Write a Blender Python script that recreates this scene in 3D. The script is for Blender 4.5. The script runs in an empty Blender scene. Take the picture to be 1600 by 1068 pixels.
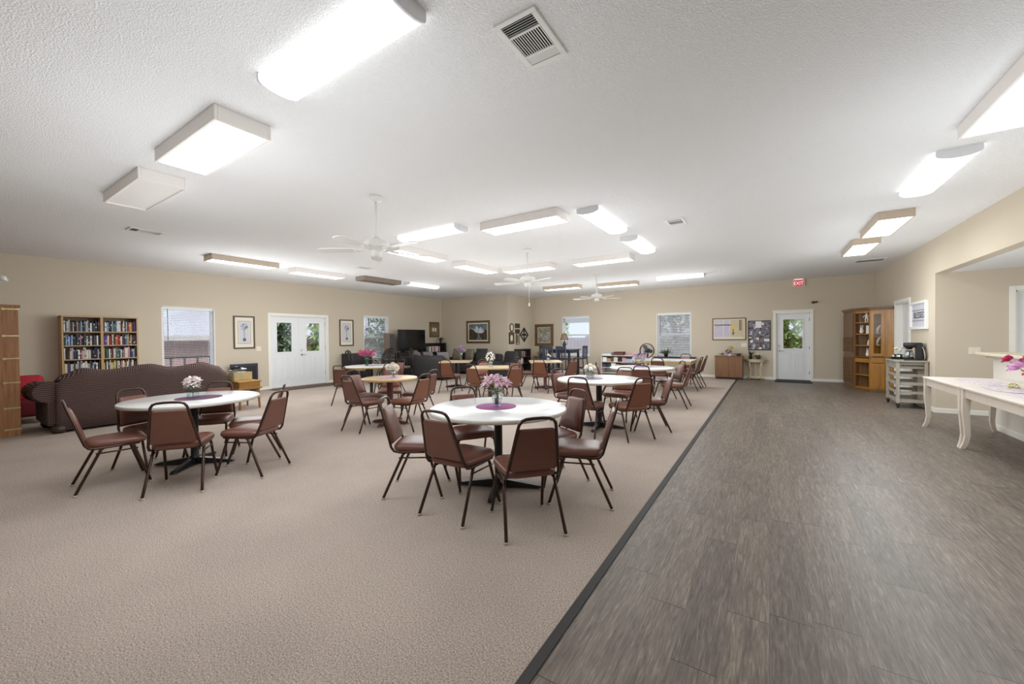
import bpy, bmesh, math, random
from mathutils import Vector, Matrix
PI = math.pi
random.seed(7)
scene = bpy.context.scene
COL = scene.collection

# ------------------------------------------------------------ camera, sky, sun, exposure
cam_data = bpy.data.cameras.new('camera')
cam_data.sensor_width = 36.0
cam_data.lens = 36.0 * 617.7 / 1600.0
cam_data.clip_start = 0.05
cam_data.clip_end = 300
cam = bpy.data.objects.new('camera', cam_data)
COL.objects.link(cam)
YAW, PITCH, ROLL = 0.5756, -0.01179, -0.0105
_f = Vector((-math.sin(YAW), math.cos(YAW), 0)); _r = Vector((math.cos(YAW), math.sin(YAW), 0)); _u = Vector((0, 0, 1))
_f2 = _f * math.cos(PITCH) + _u * math.sin(PITCH); _u2 = _u * math.cos(PITCH) - _f * math.sin(PITCH)
_r3 = _r * math.cos(ROLL) + _u2 * math.sin(ROLL); _u3 = _u2 * math.cos(ROLL) - _r * math.sin(ROLL)
cam.matrix_world = Matrix(((_r3.x, _u3.x, -_f2.x, 0), (_r3.y, _u3.y, -_f2.y, 0), (_r3.z, _u3.z, -_f2.z, 1.40), (0, 0, 0, 1)))
scene.camera = cam

world = bpy.data.worlds.new('world'); scene.world = world
world.use_nodes = True
_bg = world.node_tree.nodes['Background']
_bg.inputs['Color'].default_value = (0.84, 0.91, 1.0, 1)
_bg.inputs['Strength'].default_value = 1.0

sun_data = bpy.data.lights.new('sun', 'SUN'); sun_data.energy = 2.4; sun_data.angle = 0.02; sun_data.color = (1, .96, .9)
sun = bpy.data.objects.new('sun', sun_data); COL.objects.link(sun)
sun.rotation_euler = Vector((-0.55, 0.45, -0.75)).to_track_quat('-Z', 'Y').to_euler()

scene.view_settings.view_transform = 'Standard'
scene.view_settings.look = 'None'
scene.view_settings.gamma = 1.0
scene.view_settings.use_curve_mapping = False
scene.view_settings.exposure = 0.0
scene.cycles.use_denoising = True
scene.cycles.max_bounces = 8
scene.cycles.diffuse_bounces = 5
scene.cycles.glossy_bounces = 4
scene.cycles.transparent_max_bounces = 12
scene.cycles.caustics_reflective = False
scene.cycles.caustics_refractive = False
scene.cycles.sample_clamp_indirect = 6.0

TUBE_RADIANCE = 8.5      # lit fluorescent lenses
FILL_POWER = 40.0          # power of the added fill lamps that brighten ceiling and room
FILL_DROP = 1.25  # how far under its fixture each added lamp hangs

# ------------------------------------------------------------ materials
def S(r, g, b):
    f = lambda c: (c / 255 / 12.92) if c / 255 <= 0.04045 else ((c / 255 + 0.055) / 1.055) ** 2.4
    return (f(r), f(g), f(b), 1.0)

def new_mat(name):
    m = bpy.data.materials.new(name); m.use_nodes = True
    nt = m.node_tree; b = nt.nodes['Principled BSDF']
    return m, nt, b

def mat(name, col, rough=0.5, metal=0.0, spec=0.5, bump=0, bscale=200, emit=None, estr=0, coat=0, vary=0, vscale=8):
    m, nt, b = new_mat(name)
    b.inputs['Base Color'].default_value = col
    b.inputs['Roughness'].default_value = rough
    b.inputs['Metallic'].default_value = metal
    b.inputs['Specular IOR Level'].default_value = spec
    b.inputs['Coat Weight'].default_value = coat
    if emit:
        b.inputs['Emission Color'].default_value = emit
        b.inputs['Emission Strength'].default_value = estr
    if bump or vary:
        tc = nt.nodes.new('ShaderNodeTexCoord')
    if bump:
        n = nt.nodes.new('ShaderNodeTexNoise'); n.inputs['Scale'].default_value = bscale; n.inputs['Detail'].default_value = 2
        bp = nt.nodes.new('ShaderNodeBump'); bp.inputs['Strength'].default_value = bump; bp.inputs['Distance'].default_value = 0.01
        nt.links.new(tc.outputs['Object'], n.inputs['Vector'])
        nt.links.new(n.outputs['Fac'], bp.inputs['Height']); nt.links.new(bp.outputs['Normal'], b.inputs['Normal'])
    if vary:
        n2 = nt.nodes.new('ShaderNodeTexNoise'); n2.inputs['Scale'].default_value = vscale; n2.inputs['Detail'].default_value = 4
        nt.links.new(tc.outputs['Object'], n2.inputs['Vector'])
        mx = nt.nodes.new('ShaderNodeMix'); mx.data_type = 'RGBA'
        mx.inputs['A'].default_value = [c * (1 - vary) for c in col[:3]] + [1]
        mx.inputs['B'].default_value = [min(1, c * (1 + vary)) for c in col[:3]] + [1]
        nt.links.new(n2.outputs['Fac'], mx.inputs['Factor']); nt.links.new(mx.outputs['Result'], b.inputs['Base Color'])
    return m

def ramp(nt, stops):
    r = nt.nodes.new('ShaderNodeValToRGB')
    e = r.color_ramp.elements
    e[0].position, e[0].color = stops[0]
    e[1].position, e[1].color = stops[-1]
    for p, c in stops[1:-1]:
        k = e.new(p); k.color = c
    return r

def wood(name, c1, c2, axis='z', scale=1.0, rough=0.4, knots=None, coat=0):
    """grain running along one object axis"""
    m, nt, b = new_mat(name)
    tc = nt.nodes.new('ShaderNodeTexCoord'); mp = nt.nodes.new('ShaderNodeMapping')
    s = [14 * scale] * 3; s['xyz'.index(axis)] = 0.9 * scale
    mp.inputs['Scale'].default_value = s
    n = nt.nodes.new('ShaderNodeTexNoise'); n.inputs['Scale'].default_value = 2.2; n.inputs['Detail'].default_value = 6; n.inputs['Distortion'].default_value = 1.2
    nt.links.new(tc.outputs['Object'], mp.inputs['Vector']); nt.links.new(mp.outputs['Vector'], n.inputs['Vector'])
    r = ramp(nt, [(0.3, c1), (0.7, c2)]); nt.links.new(n.outputs['Fac'], r.inputs['Fac'])
    out = r.outputs['Color']
    if knots:
        v = nt.nodes.new('ShaderNodeTexVoronoi'); v.inputs['Scale'].default_value = 3.1
        nt.links.new(tc.outputs['Object'], v.inputs['Vector'])
        kr = ramp(nt, [(0.05, (1, 1, 1, 1)), (0.12, (0, 0, 0, 1))]); nt.links.new(v.outputs['Distance'], kr.inputs['Fac'])
        mx = nt.nodes.new('ShaderNodeMix'); mx.data_type = 'RGBA'; mx.inputs['B'].default_value = knots
        nt.links.new(kr.outputs['Color'], mx.inputs['Factor']); nt.links.new(out, mx.inputs['A']); out = mx.outputs['Result']
    nt.links.new(out, b.inputs['Base Color'])
    b.inputs['Roughness'].default_value = rough; b.inputs['Coat Weight'].default_value = coat
    return m

def glass(name, tint=(1, 1, 1, 1), gloss=0.08):
    m, nt, b = new_mat(name)
    nt.nodes.remove(b)
    t = nt.nodes.new('ShaderNodeBsdfTransparent'); t.inputs['Color'].default_value = tint
    g = nt.nodes.new('ShaderNodeBsdfGlossy'); g.inputs['Roughness'].default_value = 0.03
    mx = nt.nodes.new('ShaderNodeMixShader'); mx.inputs[0].default_value = gloss
    nt.links.new(t.outputs[0], mx.inputs[1]); nt.links.new(g.outputs[0], mx.inputs[2])
    nt.links.new(mx.outputs[0], nt.nodes['Material Output'].inputs['Surface'])
    return m

def carpet_mat():
    m, nt, b = new_mat('carpet')
    tc = nt.nodes.new('ShaderNodeTexCoord')
    n = nt.nodes.new('ShaderNodeTexNoise'); n.inputs['Scale'].default_value = 135; n.inputs['Detail'].default_value = 3; n.inputs['Roughness'].default_value = .7
    n2 = nt.nodes.new('ShaderNodeTexNoise'); n2.inputs['Scale'].default_value = 1.3; n2.inputs['Detail'].default_value = 3
    nt.links.new(tc.outputs['Object'], n.inputs['Vector']); nt.links.new(tc.outputs['Object'], n2.inputs['Vector'])
    r = ramp(nt, [(0.30, S(112, 101, 92)), (0.5, S(181, 167, 156)), (0.70, S(222, 208, 197))])
    nt.links.new(n.outputs['Fac'], r.inputs['Fac'])
    r2 = ramp(nt, [(0.35, (.93, .92, .92, 1)), (0.65, (1.04, 1.03, 1.02, 1))]); nt.links.new(n2.outputs['Fac'], r2.inputs['Fac'])
    mx = nt.nodes.new('ShaderNodeMix'); mx.data_type = 'RGBA'; mx.blend_type = 'MULTIPLY'; mx.inputs['Factor'].default_value = 1
    nt.links.new(r.outputs['Color'], mx.inputs['A']); nt.links.new(r2.outputs['Color'], mx.inputs['B'])
    nt.links.new(mx.outputs['Result'], b.inputs['Base Color'])
    bp = nt.nodes.new('ShaderNodeBump'); bp.inputs['Strength'].default_value = .5; bp.inputs['Distance'].default_value = .01
    nt.links.new(n.outputs['Fac'], bp.inputs['Height']); nt.links.new(bp.outputs['Normal'], b.inputs['Normal'])
    b.inputs['Roughness'].default_value = .95; b.inputs['Specular IOR Level'].default_value = .1
    return m

def math_node(nt, op, a, bb=None):
    n = nt.nodes.new('ShaderNodeMath'); n.operation = op
    for i, v in enumerate((a, bb)):
        if v is None: continue
        if isinstance(v, (int, float)): n.inputs[i].default_value = v
        else: nt.links.new(v, n.inputs[i])
    return n.outputs[0]

def plank_mat():
    m, nt, b = new_mat('vinyl_planks')
    tc = nt.nodes.new('ShaderNodeTexCoord'); sx = nt.nodes.new('ShaderNodeSeparateXYZ')
    nt.links.new(tc.outputs['Object'], sx.inputs[0])
    X = math_node(nt, 'DIVIDE', sx.outputs[0], 0.18); row = math_node(nt, 'FLOOR', X); fx = math_node(nt, 'SUBTRACT', X, row)
    wn = nt.nodes.new('ShaderNodeTexWhiteNoise'); wn.noise_dimensions = '1D'; nt.links.new(row, wn.inputs['W'])
    Y = math_node(nt, 'ADD', math_node(nt, 'DIVIDE', sx.outputs[1], 1.22), math_node(nt, 'MULTIPLY', wn.outputs['Value'], 7.0))
    cell = math_node(nt, 'FLOOR', Y); fy = math_node(nt, 'SUBTRACT', Y, cell)
    cv = nt.nodes.new('ShaderNodeCombineXYZ'); nt.links.new(row, cv.inputs[0]); nt.links.new(cell, cv.inputs[1])
    w2 = nt.nodes.new('ShaderNodeTexWhiteNoise'); w2.noise_dimensions = '2D'; nt.links.new(cv.outputs[0], w2.inputs['Vector'])
    # grain, shifted per plank
    sc = nt.nodes.new('ShaderNodeVectorMath'); sc.operation = 'MULTIPLY'; sc.inputs[1].default_value = (34, 3.2, 1)
    nt.links.new(tc.outputs['Object'], sc.inputs[0])
    sh = nt.nodes.new('ShaderNodeVectorMath'); sh.operation = 'ADD'
    off = nt.nodes.new('ShaderNodeVectorMath'); off.operation = 'SCALE'; off.inputs['Scale'].default_value = 13.0
    nt.links.new(w2.outputs['Color'], off.inputs[0]); nt.links.new(sc.outputs[0], sh.inputs[0]); nt.links.new(off.outputs[0], sh.inputs[1])
    g = nt.nodes.new('ShaderNodeTexNoise'); g.inputs['Scale'].default_value = 1.0; g.inputs['Detail'].default_value = 7; g.inputs['Roughness'].default_value = .68; g.inputs['Distortion'].default_value = 1.6
    nt.links.new(sh.outputs[0], g.inputs['Vector'])
    sc2 = nt.nodes.new('ShaderNodeVectorMath'); sc2.operation = 'MULTIPLY'; sc2.inputs[1].default_value = (4.2, 2.6, 1); nt.links.new(sh.outputs[0], sc2.inputs[0])
    g2 = nt.nodes.new('ShaderNodeTexNoise'); g2.inputs['Scale'].default_value = 1.0; g2.inputs['Detail'].default_value = 4; g2.inputs['Distortion'].default_value = .8; nt.links.new(sc2.outputs[0], g2.inputs['Vector'])
    gmix = math_node(nt, 'ADD', math_node(nt, 'MULTIPLY', g.outputs['Fac'], .58), math_node(nt, 'MULTIPLY', g2.outputs['Fac'], .42))
    r = ramp(nt, [(0.30, S(78, 69, 63)), (0.44, S(109, 99, 91)), (0.54, S(127, 117, 107)), (0.68, S(162, 151, 140))])
    nt.links.new(gmix, r.inputs['Fac'])
    tint = ramp(nt, [(0.0, (.84, .83, .84, 1)), (0.5, (.98, .97, .96, 1)), (1.0, (1.08, 1.07, 1.04, 1))])
    nt.links.new(w2.outputs['Value'], tint.inputs['Fac'])
    mx = nt.nodes.new('ShaderNodeMix'); mx.data_type = 'RGBA'; mx.blend_type = 'MULTIPLY'; mx.inputs['Factor'].default_value = 1
    nt.links.new(r.outputs['Color'], mx.inputs['A']); nt.links.new(tint.outputs['Color'], mx.inputs['B'])
    # seams
    ex = math_node(nt, 'MINIMUM', fx, math_node(nt, 'SUBTRACT', 1.0, fx)); ey = math_node(nt, 'MINIMUM', fy, math_node(nt, 'SUBTRACT', 1.0, fy))
    lx = math_node(nt, 'LESS_THAN', ex, 0.006); ly = math_node(nt, 'LESS_THAN', ey, 0.0018)
    seam = math_node(nt, 'MAXIMUM', math_node(nt, 'MULTIPLY', lx, 0.35), math_node(nt, 'MULTIPLY', ly, 0.8))
    m2 = nt.nodes.new('ShaderNodeMix'); m2.data_type = 'RGBA'; m2.inputs['B'].default_value = S(40, 34, 30)
    nt.links.new(seam, m2.inputs['Factor']); nt.links.new(mx.outputs['Result'], m2.inputs['A'])
    nt.links.new(m2.outputs['Result'], b.inputs['Base Color'])
    b.inputs['Roughness'].default_value = .42; b.inputs['Specular IOR Level'].default_value = .35
    return m

def popcorn_mat():
    m, nt, b = new_mat('popcorn_ceiling')
    b.inputs['Base Color'].default_value = (.895, .895, .90, 1); b.inputs['Roughness'].default_value = .95; b.inputs['Specular IOR Level'].default_value = .1
    tc = nt.nodes.new('ShaderNodeTexCoord')
    n = nt.nodes.new('ShaderNodeTexNoise'); n.inputs['Scale'].default_value = 105; n.inputs['Detail'].default_value = 3
    r = ramp(nt, [(0.42, (0, 0, 0, 1)), (0.68, (1, 1, 1, 1))])
    bp = nt.nodes.new('ShaderNodeBump'); bp.inputs['Strength'].default_value = .5; bp.inputs['Distance'].default_value = .009
    nt.links.new(tc.outputs['Object'], n.inputs['Vector']); nt.links.new(n.outputs['Fac'], r.inputs['Fac'])
    nt.links.new(r.outputs['Color'], bp.inputs['Height']); nt.links.new(bp.outputs['Normal'], b.inputs['Normal'])
    return m

def weave_mat(name, base, dash, scale):
    """sofa cloth with small light dashes in a diagonal basket weave"""
    m, nt, b = new_mat(name)
    tc = nt.nodes.new('ShaderNodeTexCoord'); mp = nt.nodes.new('ShaderNodeMapping')
    mp.inputs['Rotation'].default_value = (PI / 4, PI / 4, PI / 4)
    nt.links.new(tc.outputs['Object'], mp.inputs['Vector'])
    sx = nt.nodes.new('ShaderNodeSeparateXYZ'); nt.links.new(tc.outputs['Object'], sx.inputs[0])
    h = math_node(nt, 'ADD', sx.outputs[0], sx.outputs[1])
    a = math_node(nt, 'MULTIPLY', math_node(nt, 'ADD', h, sx.outputs[2]), scale)
    c = math_node(nt, 'MULTIPLY', math_node(nt, 'SUBTRACT', h, sx.outputs[2]), scale)
    fa = math_node(nt, 'FRACT', a); fc = math_node(nt, 'FRACT', c)
    par = math_node(nt, 'FLOORED_MODULO', math_node(nt, 'ADD', math_node(nt, 'FLOOR', a), math_node(nt, 'FLOOR', c)), 2.0)
    d1 = math_node(nt, 'MULTIPLY', math_node(nt, 'LESS_THAN', fa, .72), math_node(nt, 'LESS_THAN', fc, .34))
    d2 = math_node(nt, 'MULTIPLY', math_node(nt, 'LESS_THAN', fc, .72), math_node(nt, 'LESS_THAN', fa, .34))
    mxv = math_node(nt, 'ADD', math_node(nt, 'MULTIPLY', d1, par), math_node(nt, 'MULTIPLY', d2, math_node(nt, 'SUBTRACT', 1.0, par)))
    mx = nt.nodes.new('ShaderNodeMix'); mx.data_type = 'RGBA'; mx.inputs['A'].default_value = base; mx.inputs['B'].default_value = dash
    nt.links.new(math_node(nt, 'MULTIPLY', mxv, .62), mx.inputs['Factor']); nt.links.new(mx.outputs['Result'], b.inputs['Base Color'])
    b.inputs['Roughness'].default_value = .9; b.inputs['Specular IOR Level'].default_value = .15
    return m

def picture_mat(name, stops, scale=6.0, dist=2.0, vertical=0.0, detail=5):
    """a painted or printed sheet: blotches of a few colours"""
    m, nt, b = new_mat(name)
    tc = nt.nodes.new('ShaderNodeTexCoord')
    n = nt.nodes.new('ShaderNodeTexNoise'); n.inputs['Scale'].default_value = scale; n.inputs['Detail'].default_value = detail; n.inputs['Distortion'].default_value = dist
    nt.links.new(tc.outputs['Object'], n.inputs['Vector'])
    v = n.outputs['Fac']
    if vertical:
        sx = nt.nodes.new('ShaderNodeSeparateXYZ'); nt.links.new(tc.outputs['Object'], sx.inputs[0])
        v = math_node(nt, 'ADD', v, math_node(nt, 'MULTIPLY', sx.outputs[2], vertical))
    r = ramp(nt, stops); nt.links.new(v, r.inputs['Fac']); nt.links.new(r.outputs['Color'], b.inputs['Base Color'])
    b.inputs['Roughness'].default_value = .5
    return m

M = {}
M['carpet'] = carpet_mat(); M['planks'] = plank_mat(); M['ceiling'] = popcorn_mat()
M['wall'] = mat('wall_paint_tan', S(208, 196, 177), .85, spec=.2, bump=.08, bscale=120)
M['wall_light'] = mat('wall_paint_offwhite', S(222, 216, 208), .8, spec=.2, bump=.05, bscale=120)
M['white'] = mat('white_paint', S(238, 238, 236), .45, vary=.02)
M['door_white'] = mat('door_white', S(232, 234, 236), .4, vary=.015)
M['trim'] = mat('white_trim', S(240, 238, 230), .45, vary=.02)
M['strip'] = mat('black_edge_strip', S(48, 46, 44), .6, bump=.2, bscale=90)
M['brown_metal'] = mat('brown_metal', S(74, 56, 48), .28, metal=.75, vary=.2, vscale=30)
M['vinyl'] = mat('brown_vinyl', S(113, 72, 60), .34, spec=.5, bump=.06, bscale=500, vary=.08, vscale=12)
M['vinyl_red'] = mat('russet_vinyl', S(120, 74, 53), .38, spec=.5, bump=.06, bscale=500, vary=.08, vscale=12)
M['rubber'] = mat('pale_glide', S(190, 180, 165), .5, vary=.1)
M['black_metal'] = mat('black_metal', S(30, 29, 30), .38, metal=.3, vary=.15)
M['laminate_white'] = mat('white_laminate', S(222, 222, 221), .2, spec=.5, vary=.015)
M['laminate_edge'] = mat('white_edge_band', S(206, 202, 192), .4, vary=.03)
M['oak_top'] = wood('oak_laminate', S(178, 146, 96), S(206, 176, 124), 'x', 1.0, .3)
M['tan_top'] = wood('tan_laminate', S(196, 172, 138), S(216, 196, 164), 'x', 1.0, .3)
M['brown_post'] = mat('brown_post', S(92, 52, 46), .4, vary=.1)
M['diffuser'] = mat('lit_diffuser', S(250, 250, 246), .4, emit=(.95, .985, 1, 1), estr=TUBE_RADIANCE)
M['diffuser_wrap'] = mat('lit_wraparound_lens', S(250, 250, 248), .4, emit=(.97, .99, 1, 1), estr=1.7)
M['diffuser_dim'] = mat('half_lit_diffuser', S(225, 222, 218), .4, emit=(1, .99, .97, 1), estr=0.10)
M['diffuser_off'] = mat('unlit_diffuser', S(104, 88, 80), .4, vary=.1)
M['fixture_almond'] = mat('almond_frame', S(240, 234, 230), .5, vary=.02)
M['fixture_tan'] = mat('tan_frame', S(200, 184, 165), .5, vary=.04)
M['fixture_brown'] = mat('brown_frame', S(142, 128, 116), .5, vary=.06)
M['fixture_grey'] = mat('grey_end_cap', S(226, 226, 230), .45, vary=.03)
M['fan_white'] = mat('fan_white', S(236, 235, 232), .4, vary=.02)
M['vent_dark'] = mat('vent_dark', S(36, 34, 34), .8, vary=.1)
M['glass'] = glass('window_glass', (.97, .985, 1, 1), .012)
M['clear_glass'] = glass('clear_glass', (.90, .94, .95, 1), .16)
M['teal_glass'] = glass('teal_glass', (.55, .8, .74, 1), .14)
M['vinyl_frame'] = mat('white_window_vinyl', S(240, 240, 240), .4, vary=.02)
M['slat'] = mat('blind_slat', S(244, 244, 246), .5, vary=.02)
_nt = M['slat'].node_tree; _tr = _nt.nodes.new('ShaderNodeBsdfTranslucent'); _tr.inputs['Color'].default_value = S(244, 244, 248); _ms = _nt.nodes.new('ShaderNodeMixShader'); _ms.inputs[0].default_value = .55
_nt.links.new(_nt.nodes['Principled BSDF'].outputs[0], _ms.inputs[1]); _nt.links.new(_tr.outputs[0], _ms.inputs[2]); _nt.links.new(_ms.outputs[0], _nt.nodes['Material Output'].inputs['Surface'])
M['dark_grey'] = mat('dark_grey', S(70, 68, 70), .5, vary=.1)
M['black'] = mat('satin_black', S(20, 20, 22), .35, vary=.2)
M['chrome'] = mat('chrome', S(200, 200, 200), .2, metal=1.0, vary=.03)

# ------------------------------------------------------------ mesh builder
class MB:
    def __init__(s): s.v = []; s.f = []; s.sm = []
    def add(s, vs, fs, smooth=False):
        o = len(s.v); s.v += [tuple(p) for p in vs]; s.f += [tuple(i + o for i in q) for q in fs]; s.sm += [smooth] * len(fs)
        return s
    def box(s, c, d, bev=0, rz=0, mtx=None, seg=2):
        x, y, z = (k / 2 for k in d)
        if bev:
            bm = bmesh.new(); bmesh.ops.create_cube(bm, size=1)
            bmesh.ops.scale(bm, vec=d, verts=bm.verts)
            bmesh.ops.bevel(bm, geom=bm.edges[:], offset=min(bev, min(d) * .49), segments=seg, profile=.5, affect='EDGES')
            vs = [v.co.copy() for v in bm.verts]; bm.verts.index_update(); fs = [[v.index for v in f.verts] for f in bm.faces]; bm.free()
        else:
            vs = [Vector(p) for p in ((-x, -y, -z), (x, -y, -z), (x, y, -z), (-x, y, -z), (-x, -y, z), (x, -y, z), (x, y, z), (-x, y, z))]
            fs = [(3, 2, 1, 0), (4, 5, 6, 7), (0, 1, 5, 4), (1, 2, 6, 5), (2, 3, 7, 6), (3, 0, 4, 7)]
        R = mtx if mtx is not None else Matrix.Rotation(rz, 3, 'Z')
        return s.add([R @ v + Vector(c) for v in vs], fs, bool(bev) and seg > 2)
    def bx(s, x0, x1, y0, y1, z0, z1, bev=0):
        return s.box(((x0 + x1) / 2, (y0 + y1) / 2, (z0 + z1) / 2), (abs(x1 - x0), abs(y1 - y0), abs(z1 - z0)), bev)
    def loft(s, rings, caps=(True, True), smooth=True, closed=False):
        n = len(rings[0]); vs = [p for r in rings for p in r]; fs = []
        k = len(rings)
        for i in range(k if closed else k - 1):
            a = i * n; b = ((i + 1) % k) * n
            for j in range(n): fs.append((a + j, a + (j + 1) % n, b + (j + 1) % n, b + j))
        s.add(vs, fs, smooth)
        o = len(s.v) - len(vs)
        if not closed:
            if caps[0]: s.f.append(tuple(o + j for j in reversed(range(n)))); s.sm.append(False)
            if caps[1]: s.f.append(tuple(o + (k - 1) * n + j for j in range(n))); s.sm.append(False)
        return s
    def tube(s, pts, r, n=8, closed=False, flat=None):
        P = [Vector(p) for p in pts]; k = len(P); rad = r if isinstance(r, (list, tuple)) else [r] * k
        T = []
        for i in range(k):
            a = P[(i - 1) % k] if (closed or i > 0) else P[i]; b = P[(i + 1) % k] if (closed or i < k - 1) else P[i]
            T.append((b - a).normalized())
        up = Vector((0, 0, 1)) if abs(T[0].z) < .9 else Vector((1, 0, 0))
        N = (up - T[0] * up.dot(T[0])).normalized(); rings = []
        for i in range(k):
            N = (N - T[i] * N.dot(T[i])).normalized(); B = T[i].cross(N)
            rings.append([P[i] + (N * math.cos(2 * PI * j / n) + B * math.sin(2 * PI * j / n) * (flat or 1)) * rad[i] for j in range(n)])
        return s.loft(rings, smooth=True, closed=closed)
    def cyl(s, p0, p1, r0, r1=None, n=16): return s.tube([p0, p1], [r0, r1 if r1 is not None else r0], n)
    def lathe(s, prof, c=(0, 0, 0), n=24, sx=1, sy=1):
        rings = [[(c[0] + r * sx * math.cos(2 * PI * j / n), c[1] + r * sy * math.sin(2 * PI * j / n), c[2] + z) for j in range(n)] for r, z in prof]
        return s.loft(rings, caps=(prof[0][0] > 1e-5, prof[-1][0] > 1e-5))
    def prism(s, poly, a0, a1, plane='xy', smooth=False):
        def P(u, v, w): return {'xy': (u, v, w), 'xz': (u, w, v), 'yz': (w, u, v)}[plane]
        n = len(poly); area = sum(poly[i][0] * poly[(i + 1) % n][1] - poly[(i + 1) % n][0] * poly[i][1] for i in range(n))
        if (area < 0) != (plane == 'xz'): poly = poly[::-1]
        vs = [P(u, v, a0) for u, v in poly] + [P(u, v, a1) for u, v in poly]
        s.add(vs, [tuple(reversed(range(n))), tuple(range(n, 2 * n))], False)
        o = len(s.v) - 2 * n
        for j in range(n): s.f.append((o + j, o + (j + 1) % n, o + n + (j + 1) % n, o + n + j)); s.sm.append(smooth)
        return s
    def ball(s, c, r, n=12, m=8, mtx=None):
        rx, ry, rz = r if isinstance(r, (tuple, list)) else (r, r, r)
        vs = []; R = mtx if mtx is not None else Matrix.Identity(3)
        for i in range(m + 1):
            t = PI * i / m
            for j in range(n):
                a = 2 * PI * j / n
                vs.append(R @ Vector((rx * math.sin(t) * math.cos(a), ry * math.sin(t) * math.sin(a), -rz * math.cos(t))) + Vector(c))
        fs = [(i * n + j, i * n + (j + 1) % n, (i + 1) * n + (j + 1) % n, (i + 1) * n + j) for i in range(m) for j in range(n)]
        return s.add(vs, fs, True)
    def petal(s, base, direction, length, width, bend=.3, roll=0, cup=.15):
        """one thin curved petal or leaf"""
        d = Vector(direction).normalized(); up = Vector((0, 0, 1)) if abs(d.z) < .95 else Vector((1, 0, 0))
        side = d.cross(up).normalized(); nrm = side.cross(d).normalized()
        if roll: side, nrm = side * math.cos(roll) + nrm * math.sin(roll), nrm * math.cos(roll) - side * math.sin(roll)
        vs = []; prof = (.25, .85, 1.0, .72, .05)
        for i, w in enumerate(prof):
            t = i / 4
            ctr = Vector(base) + d * length * t - nrm * bend * length * t * t
            for q in (-1, 0, 1): vs.append(ctr + side * q * width / 2 * w + nrm * cup * width * abs(q) * w)
        fs = [(i * 3 + j, i * 3 + j + 1, i * 3 + j + 4, i * 3 + j + 3) for i in range(4) for j in range(2)]
        return s.add(vs, fs, True)
    def xf(s, mtx):
        s.v = [tuple(mtx @ Vector(p)) for p in s.v]; return s
    def build(s, name, material, parent=None, loc=None):
        me = bpy.data.meshes.new(name); me.from_pydata(s.v, [], s.f); me.validate()
        me.polygons.foreach_set('use_smooth', s.sm[:len(me.polygons)] if len(s.sm) >= len(me.polygons) else [False] * len(me.polygons))
        bm = bmesh.new(); bm.from_mesh(me); bmesh.ops.remove_doubles(bm, verts=bm.verts, dist=1e-5); bmesh.ops.recalc_face_normals(bm, faces=bm.faces); bm.to_mesh(me); bm.free()
        me.materials.append(material if not isinstance(material, str) else M[material])
        o = bpy.data.objects.new(name, me); COL.objects.link(o)
        if parent: o.parent = parent
        if loc: o.location = loc
        return o

def tag(o, label=None, cat=None, group=None, kind=None):
    if label: o['label'] = label
    if cat: o['category'] = cat
    if group: o['group'] = group
    if kind: o['kind'] = kind
    return o

def thing(name, label, cat, loc=(0, 0, 0), rz=0, group=None):
    o = bpy.data.objects.new(name, None); COL.objects.link(o); o.empty_display_size = .1
    o.location = loc; o.rotation_euler = (0, 0, rz)
    return tag(o, label, cat, group)

def struct(name, mb, m, parent=None):
    o = mb.build(name, m, parent)
    if not parent: o['kind'] = 'structure'
    return o

def copy_tree(o, label, loc, rz, group=None, swap=None):
    def cp(src, par):
        c = src.copy(); COL.objects.link(c); c.parent = par
        if swap and src.type == 'MESH' and src.material_slots and src.material_slots[0].material in swap:
            c.material_slots[0].link = 'OBJECT'; c.material_slots[0].material = swap[src.material_slots[0].material]
        for ch in src.children: cp(ch, c)
        return c
    r = cp(o, None); r.location = loc; r.rotation_euler = (0, 0, rz); r['label'] = label
    if group: r['group'] = group
    return r

def rrect(w, d, r, n=5, wt=None):
    """rounded rectangle or trapezoid outline: w wide at -y, wt wide at +y"""
    wt = wt or w; pts = []
    for cx, cy, a0 in ((wt / 2 - r, d / 2 - r, 0), (-wt / 2 + r, d / 2 - r, PI / 2), (-w / 2 + r, -d / 2 + r, PI), (w / 2 - r, -d / 2 + r, 1.5 * PI)):
        for i in range(n + 1):
            a = a0 + PI / 2 * i / n; pts.append((cx + r * math.cos(a), cy + r * math.sin(a)))
    return pts

def text_mesh(txt, size, depth=.002, name='lettering'):
    cu = bpy.data.curves.new(name, 'FONT'); cu.body = txt; cu.size = size; cu.align_x = 'CENTER'; cu.align_y = 'CENTER'; cu.extrude = depth
    tmp = bpy.data.objects.new('tmp_text', cu); COL.objects.link(tmp)
    dg = bpy.context.evaluated_depsgraph_get()
    me = bpy.data.meshes.new_from_object(tmp.evaluated_get(dg)); me.name = name
    bpy.data.objects.remove(tmp); bpy.data.curves.remove(cu)
    return me

def lettering(txt, size, material, parent, loc, name='lettering', sx=1):
    me = text_mesh(txt, size, name=name); me.materials.clear(); me.materials.append(M[material] if isinstance(material, str) else material)
    o = bpy.data.objects.new(name, me); COL.objects.link(o); o.parent = parent
    o.location = loc; o.rotation_euler = (PI / 2, 0, 0); o.scale = (sx, 1, 1)
    return o

# ------------------------------------------------------------ room shell
LX, RX, BY, CZ, FY, EX = -11.9, 2.45, 14.7, 3.06, -4.0, 6.2
AY = 9.85          # back wall of the kitchen recess on the right
SOF = 2.44         # its lower ceiling
BOXY, BOXX = 12.75, -8.45

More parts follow.
